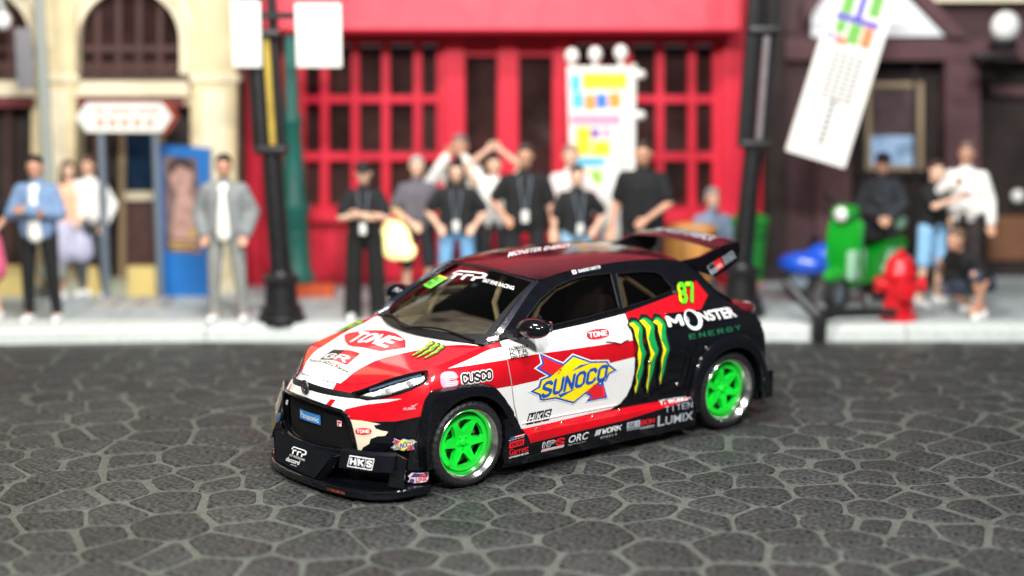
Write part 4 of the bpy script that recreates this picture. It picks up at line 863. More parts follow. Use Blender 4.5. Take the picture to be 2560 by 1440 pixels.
for side in (1, -1):
    fs = S_side if side == 1 else mirror(S_side); fk = S_skirt if side == 1 else mirror(S_skirt)
    # dark inner skin seen through the shut lines
    region('inner_skin', fs, [(1.56, .62), (1.54, .86), (1.28, .90), (1.0, .945), (.9, .97), (.475, .985), (-.285, 1.03), (-.7, .98), (-1.5, .90), (-1.70, .75), (-1.70, .35)] + arc(WR, WZ, .40, 180, 0)[0:] + [(-.8, .31), (.8, .31)] + arc(WF, WZ, .42, 180, 0), dull, h=.08, off=-.014, parent=car)
    # front wing
    wing = [(1.585, .62), (1.585, .70), (1.578, .79), (1.56, .874), (1.50, .882), (1.40, .8975), (1.28, .915), (1.14, .938), (1.0, .958), (.914, .984), (.902, .90), (.896, .774), (.855, .53), (.80, .332)] + arc(WF, WZ, .43, 178, 43)
    region('front_wing', fs, wing, red, paint=[([(1.39, .866), (1.119, .911), (.913, .951), (.88, .962), (.884, .868), (1.136, .870)], white), ([(.80, .672), (1.10, .680), (1.12, .6), (1.0, .2), (.7, .2)], white)], h=.035, parent=car, thick=.012)
    d = region('door', fs, DOOR, white, paint=[(STRIPE, red)], h=.04, parent=car, thick=.012)
    mb = MB()                                        # handle follows the door skin
    hp = [(-.02, .880), (-.06, .888), (-.20, .893), (-.245, .890), (-.245, .868), (-.20, .862), (-.155, .846), (-.10, .864)]
    P, T, _ = tri2d([hp], h=.02); X0 = lift(fs, P, .002); X1 = lift(fs, P, .022); n = len(P)
    rimv = [i for i in range(n)]
    hd = region('door_handle', fs, hp, white, h=.02, off=.02, parent=d, thick=.022)
    A = lift(fs, np.array([(u, .372 + .006*math.sin(u*2)) for u in np.linspace(.775, -.13, 24)]), .001); MB().tube([tuple(p) for p in A], .007, 6).build('door_crease', white, d)
    # pillars, rear quarter and sill in one pressing, with the window openings
    frame = BELT[:0] + [(.912, .990), (.869, 1.0005), (.475, 1.0085), (.09, 1.0255), (-.292, 1.0515), (-.299, .85), (-.307, .70), (-.305, .60), (-.282, .50), (-.242, .425), (-.17, .368), (-.08, .340), (-.08, .30), (-.885, .30)] + arc(WR, WZ, .395, 3, 176) + [(-1.70, .33), (-1.735, .55), (-1.725, .70), (-1.67, .84), (-1.56, .935), (-1.44, 1.0), (-1.33, 1.085), (-1.25, 1.19)] + RAIL + APIL
    qp = [(STRIPE, red)]
    if 1: qp.append(([(-.296, 1.0515), (-.871, 1.121), (-1.16, 1.185), (-1.225, 1.071), (-1.056, .985), (-.62, .955), (-.40, .93), (-.296, .96)], red))
    sf = region('side_frame', fs, frame, black, holes=[WIN_F, WIN_Q], paint=qp, h=.04, parent=car, thick=.02)
    grow = lambda pl, k: [((p[0] - sum(q[0] for q in pl)/len(pl))*k + sum(q[0] for q in pl)/len(pl), (p[1] - sum(q[1] for q in pl)/len(pl))*k + sum(q[1] for q in pl)/len(pl)) for p in pl]
    region('side_window', fs, grow(WIN_F, 1.03), sglass, h=.06, off=-.011, parent=car)
    region('side_window', fs, grow(WIN_Q, 1.03), sglass, h=.06, off=-.011, parent=car)
    for pl in (WIN_F, WIN_Q):                         # rubber seals standing proud round the glass
        q = densify(pl + [pl[0]], .03); q = q[:-1] if q[0] == q[-1] else q
        A = lift(fs, np.array(q), .004); MB().tube([tuple(a) for a in A] + [tuple(A[0])], .0065, 6, cap=False).build('window_seal', blk, sf)
    A = lift(fs, np.array(densify([(.86, 1.003), (.475, 1.012), (.09, 1.029), (-.29, 1.055), (-.87, 1.125), (-.29, 1.056), (.09, 1.030), (.475, 1.013)], .05)[:38]), .006)
    # face of the windscreen pillar, from the glass edge round to the side
    n = 15; tt = np.linspace(0, 1, n); pu = curve1([.40, .52, .65, .80, .90, 1.0][::1], [1.345, 1.283, 1.195, 1.09, 1.022, .957], np.linspace(.40, 1.0, n)); Sd = fs(np.linspace(.40, 1.0, n), pu)
    We = S_wind(np.full(n, .585*1), 1 - tt)*np.array([1, side, 1]); Wi = We + (Sd - We)*.0 - np.array([0, 0, .012])
    mid = Sd*.55 + We*.45 + np.array([.012, 0, .016])
    V = np.concatenate([Wi, We, mid, Sd]); F = [(r*n + i, r*n + i + 1, (r + 1)*n + i + 1, (r + 1)*n + i) for r in range(3) for i in range(n - 1)]
    if side == -1: F = [f[::-1] for f in F]
    mk('windscreen_pillar', V, F, dkflake, car, None, True, 50)
    # side skirt, red over black
    region('side_skirt', fk, [(.985, .085), (.985, .345), (-.905, .352), (-.905, .085)], black, paint=[([(.785, .36), (.74, .236), (.3, .247), (-.18, .258), (-.55, .288), (-.92, .325), (-.92, .36)], red)], h=.04, parent=car, thick=.05)
    for u, z in ((.66, .322), (.42, .325), (.12, .327), (-.15, .33)):
        p = fk(np.array([u]), np.array([z]))[0]; MB().lathe([(0, .004*side), (.008, .004*side), (.011, .001*side), (.012, -.004*side)], 10, 'y', p).build('skirt_bolt', rivet, car)
    # wheel arch flares
    def flare(name, cu, outline, rin, vout, m):
        PA = [(math.atan2(z - WZ, u - cu), math.hypot(u - cu, z - WZ)) for u, z in outline]
        PA = [(a if a > -.6 else a + 2*math.pi, r) for a, r in PA]; PA.sort(); aa = np.linspace(PA[0][0], PA[-1][0], 56); rr = np.interp(aa, [p[0] for p in PA], [p[1] for p in PA])
        rings = []; far = side == -1 and name == 'front_flare'; vout -= .09*far
        for a, r in zip(aa, rr):
            c, s = math.cos(a), math.sin(a); ri = min(rin, r - .02); o2 = np.array([cu + r*c, WZ + r*s]); vs = float(SIDE(o2[0], o2[1])[0])
            pr_ = [(ri, .70), (ri, vout - .012), (ri + .006, vout - .002), (ri + .02, vout), (r - .03, vout - .006), (r - .012, vout - .014), (r, vs + .02), (r + .002, vs - .012)]
            rw_ = np.array([(cu + q*c, side*v, WZ + q*s) for q, v in pr_]); rings.append([tuple(x) for x in (settle_far(rw_) if far else rw_)])
        m_ = len(rings[0]); V = [p for q in rings for p in q]; F = [(i*m_ + j, i*m_ + j + 1, (i + 1)*m_ + j + 1, (i + 1)*m_ + j) for i in range(len(rings) - 1) for j in range(m_ - 1)]
        F += [tuple(range(m_)), tuple(range((len(rings) - 1)*m_, len(rings)*m_))[::-1]]
        if side == 1: F = [f[::-1] for f in F]
        return mk(name, V, F, m, car, None, True, 38)
    flare('front_flare', WF, [(.885, .455), (.893, .505), (.945, .575), (1.005, .655), (1.06, .712), (1.14, .732), (1.265, .748), (1.40, .752), (1.50, .752), (1.575, .742), (1.615, .69), (1.645, .60), (1.66, .50), (1.67, .40), (1.67, .30), (1.66, .2)], .352, .945, black)
    flare('rear_flare', WR, [(-.885, .20), (-.86, .30), (-.86, .42), (-.90, .56), (-.97, .66), (-1.10, .745), (-1.28, .775), (-1.45, .745), (-1.58, .66), (-1.66, .52), (-1.70, .38), (-1.71, .25)], .352, .955, black)
    # blade behind the front wheel
    bl = [(.985, .452), (.888, .465), (.80, .30), (.765, .236), (.80, .125), (.985, .12), (1.0, .20), (.975, .30)]
    P, T, _ = tri2d([bl]); n = len(P); V = [(p[0], side*(.925 - .02*(p[1] < .2)), p[1]) for p in P] + [(p[0], side*.80, p[1]) for p in P]
    bb = MB(); bb.add([(p[0], side*.928, p[1]) for p in bl] + [(p[0], side*.80, p[1]) for p in bl], [tuple(range(len(bl)))] + [(i, (i + 1) % len(bl), (i + 1) % len(bl) + len(bl), i + len(bl)) for i in range(len(bl))])
    bb.build('arch_blade', black, car, sharp=20)
    # quarter panel details: strakes and bolts ahead of the rear wheel
    for k, (u0, z0, u1, z1) in enumerate([(-.745, .40, -.80, .67), (-.80, .40, -.86, .67)]):
        q = np.array(densify([(u0, z0), (u1, z1), (u1 - .022, z1), (u0 - .022, z0)], .03)); region('strake', fs, [tuple(x) for x in q], black, h=.05, off=.012, parent=car, thick=.014)
    region('side_scoop', fs, [(-.48, .385), (-.76, .43), (-.78, .49), (-.70, .485), (-.50, .42)], black, h=.03, off=.02, parent=car, thick=.03)
    region('swage_line', fs, [(-.40, .655), (-.90, .735), (-.90, .722), (-.40, .640)], black, h=.05, off=.009, parent=car, thick=.012)
    for u, z in ((-.72, .455), (-.985, .715), (-.43, .668), (-1.42, .735), (-.86, 1.132)):
        p = lift(fs, np.array([[u, z]]), .016 if z > 1 else .02)[0]; MB().ball(p, (.013, .008, .013), seg=10).build('bolt', rivet if z < 1 else chrome, car)
    # door mirror
    M = MB(); my = .915 if side == 1 else .865; M.ball((.715, side*my, 1.086), (.10, .135 if side == 1 else .105, .074), seg=24, M=Matrix.Rotation(side*.25, 3, 'Z').to_4x4()); mo = M.build('door_mirror', black, car)
    MB().tube([(.82, side*.74, 1.03), (.79, side*.80, 1.035), (.74, side*.88, 1.06)], [.05, .045, .055], 10).build('mirror_stalk', black, mo)
    MB().box(0.600, .622, side*my - .08, side*my + .08, 1.05, 1.13, bev=.02).build('mirror_glass', chrome, mo)
    region('mirror_base', fs, [(.90, 1.003), (.69, 1.022), (.72, 1.05), (.80, 1.04), (.87, 1.03)], blk, h=.04, off=.012, parent=car, thick=.02)

# ---- bonnet
HE_ = lambda u: float(curve1(HX, HW, u))
us = [2.0, 1.995, 1.98, 1.95, 1.906, 1.85, 1.79, 1.72, 1.658, 1.6, 1.546, 1.45, 1.36, 1.28, 1.14, 1.03]
left = [(u, HE_(u) - .004) for u in us]; rear = [(1.02 + .125*(1 - (v/.66)**2), v) for v in np.linspace(.66, -.66, 17)]
WHITEB = [(2.05, .30), (1.904, .287), (1.83, .268), (1.76, .264), (1.66, .266), (1.58, .280), (1.49, .318), (1.398, .366), (1.30, .415), (1.191, .47), (1.09, .56), (1.03, .66), (.9, .7)]
bon = region('bonnet', S_hood, left + rear + [(u, -w) for u, w in left[::-1]], red, paint=[(WHITEB + [(.9, -.70), (1.05, -.70), (1.154, -.668), (1.28, -.69), (1.404, -.685), (1.52, -.655), (1.638, -.612), (1.73, -.572), (1.814, -.518), (1.87, -.45), (1.92, -.38), (2.05, -.30)], white)], h=.04, parent=car, thick=.014)
region('cowl_panel', S_hood, [(1.03 + .118*(1 - (v/.66)**2), v) for v in np.linspace(.69, -.69, 17)] + [(.93, -.69), (1.08, -.3), (1.12, 0), (1.08, .3), (.93, .69)], blk, h=.06, off=-.006, parent=car)
# ---- windscreen, roof, tailgate
region('windscreen', S_wind, [(-.585, .0), (-.3, 0), (0, 0), (.3, 0), (.585, .0), (.585, 1), (-.585, 1)], glass, h=.06, parent=car)
def band(name, poly, m, off): return region(name, S_wind, poly, m, h=.05, off=off, parent=car)
band('windscreen_seal', [(-.585, 0), (.585, 0), (.585, 1), (.555, 1), (.548, .13), (.40, .085), (0, .06), (-.40, .085), (-.548, .13), (-.555, 1), (-.585, 1)], blk, .003)
band('windscreen_seal', [(-.585, .965), (.585, .965), (.585, 1.01), (-.585, 1.01)], blk, .003)
for v0, v1, b1 in ((.52, -.02, .07), (-.05, -.50, .06)):
    A = lift(S_wind, np.array([(v0 + (v1 - v0)*k/8, .02 + b1*math.sin(math.pi*k/8)) for k in range(9)]), .016); MB().tube([tuple(p) for p in A], .008, 6).build('wiper', blk, car)
def redge(v): return .485 - .085*(v/.55)**2
vv = np.linspace(.545, -.545, 15)
rw = lambda u: float(SIDE(u, rail_z(u))[0]) - .003
rs = [.36, .24, .04, -.18, -.4, -.63, -.86, -1.0, -1.08, -1.15]
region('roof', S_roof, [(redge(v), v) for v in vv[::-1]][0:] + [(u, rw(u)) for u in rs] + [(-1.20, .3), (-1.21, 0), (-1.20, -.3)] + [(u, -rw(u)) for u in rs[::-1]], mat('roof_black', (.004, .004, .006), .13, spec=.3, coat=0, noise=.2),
       paint=[([(.60, -.60), (.60, .24), (.1, .16), (-.3, .02), (-.55, -.2), (-.6, -.7)], mat('roof_red_reflection', srgb(44, 3, 9), .13, spec=.3, coat=0, noise=.05, flake=.06))], h=.05, parent=car, thick=.015)  # maroon reflection of the red shop put into the roof colour
n = 13; V = []; ys = np.linspace(-1, 1, n)
for t, (u, z, w) in ((0, (-1.17, 1.30, .56)), (.5, (-1.36, 1.10, .63)), (1, (-1.60, .93, .70)), (1.2, (-1.74, .82, .74))):
    V += [(u - .05*(1 - y*y), y*w, z + .03*(1 - y*y)*(t < .4)) for y in ys]
mk('tailgate', V, [(r*n + i, (r + 1)*n + i, (r + 1)*n + i + 1, r*n + i + 1) for r in range(3) for i in range(n - 1)], black, car)
V = [(u - .055*(1 - y*y) - .008, y*w*.8, z + .01) for (u, z, w) in ((-1.22, 1.25, .56), (-1.35, 1.115, .62)) for y in ys]
mk('rear_window', V, [(i, n + i, n + i + 1, i + 1) for i in range(n - 1)], mat('dark_glass', (.01, .01, .012), .05, coat=1), car)
# rear bumper: rings of a plan curve
V = []; zs = [.13, .2, .3, .45, .6, .72, .80, .85]; off = [.03, .05, .05, .02, 0, -.01, -.03, -.08]; na = 33
for z, d in zip(zs, off):
    for k in range(na):
        a = R(-52 + 104*k/(na - 1)); rho = float(curve1([0, 20, 35, 43, 48, 53], [.83, .89, 1.0, 1.085, 1.11, 1.07], abs(math.degrees(a)))) + d*.7
        V.append((-1.0 - rho*math.cos(a), rho*math.sin(a), z))
mk('rear_bumper', V, [(r*na + i, r*na + i + 1, (r + 1)*na + i + 1, (r + 1)*na + i) for r in range(len(zs) - 1) for i in range(na - 1)], black, car)
for s in (1, -1):
    MB().box(-1.86, -1.66, s*.80 - .045, s*.80 + .045, .16, .40, bev=.02).build('bumper_fin', black, car, sharp=60)
    tl = MB(); tl.ball((-1.60, s*.66, .915), (.17, .12, .065), seg=16); tl.build('tail_light', mat('tail_lens', (.10, .006, .01), .1, coat=1), car)
# wing on the roof edge
wg = MB()
for s in (1, -1): pass
prof = [(-1.46, 1.392), (-1.50, 1.408), (-1.58, 1.422), (-1.67, 1.428), (-1.745, 1.424), (-1.745, 1.412), (-1.62, 1.400), (-1.50, 1.385)]
m = len(prof); V = []; ny = 25
for k in range(ny):
    y = -.50 + 1.0*k/(ny - 1); c = .03*(1 - (y/.5)**2)
    V += [(u + .0*c, y, z + c) for u, z in prof]
F = [(k*m + j, k*m + (j + 1) % m, (k + 1)*m + (j + 1) % m, (k + 1)*m + j) for k in range(ny - 1) for j in range(m)] + [tuple(range(m))[::-1], tuple(range((ny - 1)*m, ny*m))]
mk('rear_wing', V, F, MATS['roof_black'], car, None, True, 40)
EP = [(-1.08, 1.335), (-1.30, 1.350), (-1.45, 1.390), (-1.55, 1.418), (-1.75, 1.434), (-1.762, 1.37), (-1.742, 1.272), (-1.62, 1.212), (-1.48, 1.163), (-1.38, 1.195), (-1.22, 1.245)]
for s in (1, -1):
    b = MB(); n = len(EP)
    b.add([(u, s*(.515 + .02*max(0, (u + 1.45)/.4)), z) for u, z in EP] + [(u, s*(.490 + .02*max(0, (u + 1.45)/.4)), z) for u, z in EP], [tuple(range(n)), tuple(range(n, 2*n))[::-1]] + [(i, i + n, (i + 1) % n + n, (i + 1) % n) for i in range(n)])
    b.build('wing_endplate', MATS['roof_black'], car, sharp=20)

# ---- nose
GR = [(-.405, .572), (-.2, .590), (0, .594), (.2, .590), (.405, .572), (.452, .545), (.478, .50), (.505, .40), (.525, .305), (.39, .285), (.1, .268), (-.1, .268), (-.39, .285), (-.525, .305), (-.505, .40), (-.478, .50), (-.452, .545)]
E_Z = lambda a: float(FRONT.B[:, -1][0]) if 0 else float(curve1(FRONT.a[1:], FRONT.B[1:, -1], abs(a)))
A65 = R(66)*PHI
HL = [(.470, .700), (.52, .676), (.60, .668), (.70, .684), (.80, .715), (.90, .752), (1.0, .797), (1.030, .825), (1.036, .866), (.98, .863), (.90, .85), (.80, .822), (.70, .785), (.60, .745), (.53, .718)]
HLm = [(-a, z) for a, z in HL[::-1]]
top = [(a, E_Z(a) - .002) for a in np.linspace(A65, -A65, 41)]
cover = [(-A65, .40), (-.56, .40)] + [] 
cover = [(A65, .60), *top, (-A65, .60), (-.95, .56)] + [(-.80, .52), (-.78, .36), (-.62, .22), (.62, .22), (.78, .36)] + [(.80, .52), (.95, .56)]
WH = [(-.50, .555), (-.47, .60), (-.60, .632), (-.80, .668), (-.9, .70), (-.46, .68), (-.46, .76), (.30, .76), (.30, .68), (.48, .70), (.60, .665), (.85, .690), (.75, .662), (.60, .636), (.52, .615), (.44, .590), (.40, .55)]
CREAM = [(.47, .52), (.56, .522), (.66, .512), (.70, .505), (.655, .495), (.668, .47), (.72, .458), (.755, .455), (.735, .425), (.68, .418), (.63, .395), (.62, .36), (.575, .33), (.555, .30), (.50, .30)]
CREAMm = [(-a, z) for a, z in CREAM[::-1]]
BLK_LOW = [(-1.2, .1), (1.2, .1), (1.2, .60), (.95, .565), (.80, .530), (.62, .518), (.47, .515), (-.47, .515), (-.62, .518), (-.80, .53), (-.95, .565), (-1.2, .60)]
hoodlip = [(-.47, .70), (-.3, .703), (0, .705), (.3, .703), (.47, .70), (.47, .80), (-.47, .80)]
hoodlipw = [(-.43, .695), (.29, .695), (.29, .80), (-.43, .80)]
SLOT = [(-.50, .70), (-.3, .703), (0, .705), (.3, .703), (.50, .70), (.58, .668), (.45, .664), (.25, .662), (0, .660), (-.25, .662), (-.45, .664), (-.58, .668)]
TICK = [(.235, .57), (.295, .64), (.345, .640), (.29, .57)]; TICKm = [(-.375, .568), (-.44, .65), (-.37, .66), (-.315, .570)]
fb = region('front_bumper', S_front, cover, red, holes=[GR, HL, HLm], rim=black, paint=[(WH, white), (hoodlip, red), (hoodlipw, white), (TICK, red), (TICKm, red), (BLK_LOW, black), (CREAM, cream), (CREAMm, cream), (SLOT, blk)], h=.035, parent=car, thick=.03)
# lower corners of the bumper down to the splitter
for s in (1, -1):
    f = S_front if s == 1 else mirror(S_front)
    region('bumper_corner', f, [(.60, .10), (.60, .25), (.74, .37), (.76, .50), (.80, .525), (.95, .565), (1.06, .60), (1.05, .45), (1.03, .30), (1.03, .085)], black, h=.05, off=-.012, parent=car)
region('air_dam', S_front, [(-.62, .07), (-.62, .29), (-.39, .29), (0, .275), (.39, .29), (.62, .29), (.62, .07)], black, h=.05, off=-.03, parent=car)
# grille: dark back wall and a lattice of bars
region('grille_back', S_front, [(-.56, .27), (-.56, .60), (.56, .60), (.56, .27)], dull, h=.06, off=-.085, parent=car)
bars = MB()
for k in range(23):
    z = .275 + .0145*k; w = .52 if z < .50 else .52 - (z - .50)*1.1
    A = lift(S_front, np.array([(a, z) for a in np.linspace(-w, w, 15)]), -.05); bars.tube([tuple(p) for p in A], .0034, 4)
for k in range(-25, 26):
    a = .0205*k; z1 = .588 - max(0, abs(a) - .38)*.5
    A = lift(S_front, np.array([(a, .27 + (z1 - .27)*t) for t in np.linspace(0, 1, 6)]), -.047); bars.tube([tuple(p) for p in A], .003, 4)
g = bars.build('grille_mesh', mat('grille_black', (.008, .008, .009), .5), car, sharp=60); g['kind'] = 'stuff'
A = lift(S_front, np.array(densify(GR, .04)), .004); MB().tube([tuple(p) for p in A] + [tuple(A[0])], .014, 8, cap=False).build('grille_surround', black, car)
# emblem: ring with a smaller oval and a crossbar
e0 = lift(S_front, np.array([(0, .672)]), .016)[0]; em = MB(); EM = mat('emblem_grey', (.055, .055, .06), .35, metal=.4)
ring = lambda ry, rz, cz=0: [(e0[0] + .004*math.cos(t), e0[1] + ry*math.cos(t), e0[2] + cz + rz*math.sin(t)) for t in np.linspace(0, 2*math.pi, 25)]
em.tube(ring(.050, .044), .009, 8, cap=False); em.tube(ring(.022, .040, .0), .006, 8, cap=False); em.tube(ring(.036, .016, .016), .006, 8, cap=False)
em.build('emblem', EM, car); MB().ball((e0[0] - .012, 0, e0[2]), (.012, .046, .040)).build('emblem_back', blk, car)
# headlights
for s in (1, -1):
    f = S_front if s == 1 else mirror(S_front)
    pod = region('headlight', f, HL, blk, h=.03, off=-.05, parent=car)
    region('lens', f, HL, lens, h=.04, off=-.002, parent=pod)
    A = lift(f, np.array(densify(HL, .04)), -.002); MB().tube([tuple(p) for p in A] + [tuple(A[0])], .009, 6, cap=False).build('lamp_rim', black, pod)
    inner = [(.53, .690), (.60, .681), (.70, .696), (.80, .727), (.90, .764), (.99, .803), (1.015, .83), (1.015, .852), (.90, .822), (.78, .782), (.66, .738), (.56, .708)]
    region('reflector', f, inner, mat('lamp_chrome', (.78, .77, .73), .2, metal=.3, noise=.35, scale=22, bump=.9), h=.02, off=-.028, parent=pod)
    for a, z in ((.74, .738), (.90, .796)):
        p = lift(f, np.array([(a, z)]), -.030)[0]; MB().ball(p, (.018, .036, .022), seg=14).build('projector', mat('lamp_glass', (.62, .64, .66), .08, coat=1, metal=.4), pod)
    A = lift(f, np.array([(.60, .735), (.70, .768), (.80, .803), (.90, .832), (.99, .85)]), -.012); MB().tube([tuple(p) for p in A], .008, 6).build('day_lamp', mat('lamp_blue', (.25, .38, .6), .1, metal=.8), pod)
    A = lift(f, np.array([(.55, .684), (.64, .683), (.74, .703), (.86, .746), (.97, .79)]), -.010); MB().tube([tuple(p) for p in A], .009, 6).build('lamp_trim', chrome, pod)
# splitter
SPL = [(0, 2.235), (.25, 2.215), (.45, 2.185), (.64, 2.135), (.80, 2.05), (.89, 1.93), (.915, 1.80), (.915, 1.62), (.80, 1.55)]
SPR = [(.25, 2.205), (.42, 2.135), (.58, 2.03), (.72, 1.92), (.83, 1.80), (.88, 1.62), (.80, 1.55)]
ol = [(u, v) for v, u in SPL] + [(u, -v) for v, u in SPR[::-1]]
def plate(name, ol, z0, z1, m, parent, lip=0.):
    n = len(ol); b = MB(); c = (1.9, 0)
    o2 = [(c[0] + (p[0] - c[0])*(1 - lip), p[1]*(1 - lip)) for p in ol]
    b.add([(u, v, z0) for u, v in ol] + [(u, v, z1) for u, v in ol], [tuple(range(n))[::-1], tuple(range(n, 2*n))] + [(i, (i + 1) % n, (i + 1) % n + n, i + n) for i in range(n)])
    return b.build(name, m, parent, sharp=25)
sp = plate('splitter', ol, .035, .078, black, car)
fullrim = [(u, -v, .080) for v, u in SPR[:6]][::-1] + [(u, v, .080) for v, u in SPL[:8]]
MB().tube(fullrim, .011, 8).build('splitter_edge', black, sp)
# centre duct plate and side canards
MB().add([(2.185, -.26, .085), (2.185, .29, .085), (2.12, .43, .275), (2.12, -.39, .275), (2.05, -.26, .085), (2.05, .29, .085), (2.0, .43, .275), (2.0, -.39, .275)], [(0, 1, 2, 3), (5, 4, 7, 6), (0, 3, 7, 4), (1, 5, 6, 2), (3, 2, 6, 7), (0, 4, 5, 1)]).build('duct_plate', black, car, sharp=20)
for s in (1, -1):
    k_ = 0 if s == 1 else -.04; E1 = [(2.185, .305 + k_, .085), (2.125, .445 + k_, .272), (2.09, .465 + k_, .285), (2.135, .325 + k_, .085)]
    MB().add([(x, s*y, z) for x, y, z in E1] + [(x - .02, s*(y + .016), z) for x, y, z in E1], [(0, 1, 2, 3), (7, 6, 5, 4), (0, 4, 5, 1), (1, 5, 6, 2), (2, 6, 7, 3), (3, 7, 4, 0)]).build('duct_fence', black, car, sharp=20)
    P = [(2.09, .50), (1.98, .72), (1.86, .835)] if s == 1 else [(2.09, .40), (1.98, .58), (1.88, .69)]          # canard: sloping panel that carries the white-framed sticker
    V = []
    for u, v in P: V += [(u + .040, s*(v + .03), .215), (u + .007, s*(v + .012), .322), (u - .02, s*v, .340), (u - .05, s*(v - .04), .22)]
    F = [(i*4 + j, i*4 + (j + 1) % 4, (i + 1)*4 + (j + 1) % 4, (i + 1)*4 + j) for i in range(2) for j in range(4)] + [(0, 1, 2, 3), (11, 10, 9, 8)]
    MB().add(V, F).build('canard', black, car, sharp=20)
    V = [(1.90, .80, .10), (1.84, .90, .10), (1.81, .905, .30), (1.86, .82, .335)] if s == 1 else [(1.98, -.70, .14), (1.90, -.84, .24), (1.76, -.86, .50), (1.84, -.70, .52)]
    MB().add(V + [(x - .015, y - s*.012, z) for x, y, z in V], [(0, 1, 2, 3), (7, 6, 5, 4), (0, 4, 5, 1), (1, 5, 6, 2), (2, 6, 7, 3), (3, 7, 4, 0)]).build('corner_fence', black, car, sharp=20)

# ---- underbody and cabin
ub = MB(); ub.box(-1.68, 1.78, -.56, .56, .13, .56); ub.box(-.84, .84, -.83, .83, .11, .30); ub.box(-1.62, -.30, -.60, .60, .3, .80); ub.build('chassis_filler', dull, car, False)  # dark filler boxes added inside the body to block light
MB().box(.30, 1.04, -.66, .66, .62, .93, bev=.05).build('dashboard', dashm, car)
for s in (1, -1):
    st = MB(); st.box(-.22, .30, s*.34 - .22, s*.34 + .22, .50, .68, bev=.05); st.box(-.36, -.20, s*.34 - .22, s*.34 + .22, .60, 1.16, bev=.06); st.box(-.36, -.26, s*.34 - .11, s*.34 + .11, 1.12, 1.28, bev=.04)
    st.build('seat', seatm, car)
    MB().tube([(.60, s*.655, .80), (.52, s*.635, 1.03), (.42, s*.60, 1.17), (.26, s*.575, 1.265), (.0, s*.55, 1.32), (-.40, s*.53, 1.34)], .024, 10).build('cage_tube', cage, car)
    MB().tube([(-.40, s*.53, 1.34), (-.42, s*.60, 1.1), (-.42, s*.66, .8)], .024, 10).build('cage_tube', cage, car)
    MB().tube([(-.40, s*.53, 1.33), (-.75, s*.56, 1.10), (-1.0, s*.58, .85)], .02, 10).build('cage_tube', cage, car)
MB().tube([(.34, .0, .92), (.40, .02, 1.10), (.33, .05, 1.30)], .022, 10).build('cage_tube', cage, car)
MB().tube([(-.40, .53, 1.34), (-.40, -.53, 1.34)], .02, 10).build('cage_tube', cage, car)
MB().tube([(.30 + .0, .34 + .17*math.cos(t), .93 + .16*math.sin(t)) for t in np.linspace(0, 2*math.pi, 25)], .014, 8, cap=False).build('steering_wheel', mat('wheel_blue', (.05, .07, .14), .5), car)
MB().box(-1.3, -.5, -.62, .62, .78, .84).build('parcel_floor', seatm, car)

# ---- wheels
def wheel_parts():
    t = MB(); W = .24; ro = .318
    prof = [(.252, -W/2 + .012), (.272, -W/2), (.300, -W/2 + .004), (.312, -W/2 + .022), (ro, -W/2 + .045), (ro, W/2 - .045), (.312, W/2 - .022), (.300, W/2 - .004), (.285, W/2 + .002), (.262, W/2), (.252, W/2 - .010)]
    n = 144
    V = []; F = []
    for k in range(n):
        a = 2*math.pi*k/n; c, s = math.cos(a), math.sin(a)
        for i, (r, h) in enumerate(prof):
            if i in (3, 7) and k % 4 in (1, 2): r -= .009
            if i in (4, 5) and k % 4 == (1 if i == 4 else 2): r -= .007
            V.append((r*c, h, r*s))
    m_ = len(prof)
    for k in range(n):
        for j in range(m_ - 1): F.append((k*m_ + j, k*m_ + j + 1, ((k + 1) % n)*m_ + j + 1, ((k + 1) % n)*m_ + j))
    t.add(V, F)
    rm = MB(); rm.lathe([(.200, .09), (.246, .112), (.253, .119), (.256, .116), (.252, .105), (.238, .098), (.226, .075), (.216, .045), (.206, .030), (.200, .0), (.198, -.10)][1:], 72, 'y')
    # green disc with six rounded triangular windows
    holes = []
    for k in range(6):
        a = 2*math.pi*k/6 + math.pi/6 + .26
        q = [(.076, 0), (.083, .011), (.150, .064), (.162, .060), (.171, .0), (.162, -.060), (.150, -.064), (.083, -.011)]
        holes.append([(r*math.cos(a) - w*math.sin(a), r*math.sin(a) + w*math.cos(a)) for r, w in q])
    out = [(.206*math.cos(t), .206*math.sin(t)) for t in np.linspace(0, 2*math.pi, 73)[:-1]]
    P, T, _ = tri2d([out], holes=holes, h=.03)
    r = np.hypot(P[:, 0], P[:, 1]); dep = .052 - .018*np.exp(-((r - .02)/.055)**2) - .012*np.clip((r - .17)/.03, 0, 1) + .008*np.clip((r-.1)/.06, 0, 1)
    n = len(P); V = [(x, d, z) for (x, z), d in zip(P, dep)] + [(x*1.0, d - .045, z) for (x, z), d in zip(P, dep)]
    F = [tuple(t[::-1]) for t in T]; cnt = set()
    for a, b, c in T:
        for e in ((a, b), (b, c), (c, a)): cnt.add(e)
    F += [(a, b, b + n, a + n) for a, b in cnt if (b, a) not in cnt]; F += [tuple(i + n for i in t) for t in T]
    sp_ = MB().add(V, F)
    hub = MB(); hub.lathe([(0, .056), (.020, .056), (.026, .050), (.028, .03)], 20, 'y')
    for k in range(5):
        a = 2*math.pi*k/5; hub.lathe([(0, .050), (.008, .050), (.010, .03)], 8, 'y', at=(.045*math.cos(a), 0, .045*math.sin(a)))
    bd = MB().lathe([(.0, -.02), (.16, -.02), (.165, -.03), (.0, -.03)], 40, 'y')
    bk = MB().lathe([(0, -.07), (.20, -.07)], 32, 'y')
    vl = MB().tube([(.17, .06, -.10), (.178, .085, -.102)], .006, 8)
    return [('tyre', t, tyrem, 30), ('rim', rm, alu, 50), ('spokes', sp_, green, 40), ('hub', hub, green, 40), ('brake_disc', bd, steel, 40), ('wheel_back', bk, dull, 40), ('valve', vl, rivet, 40)]
proto = None
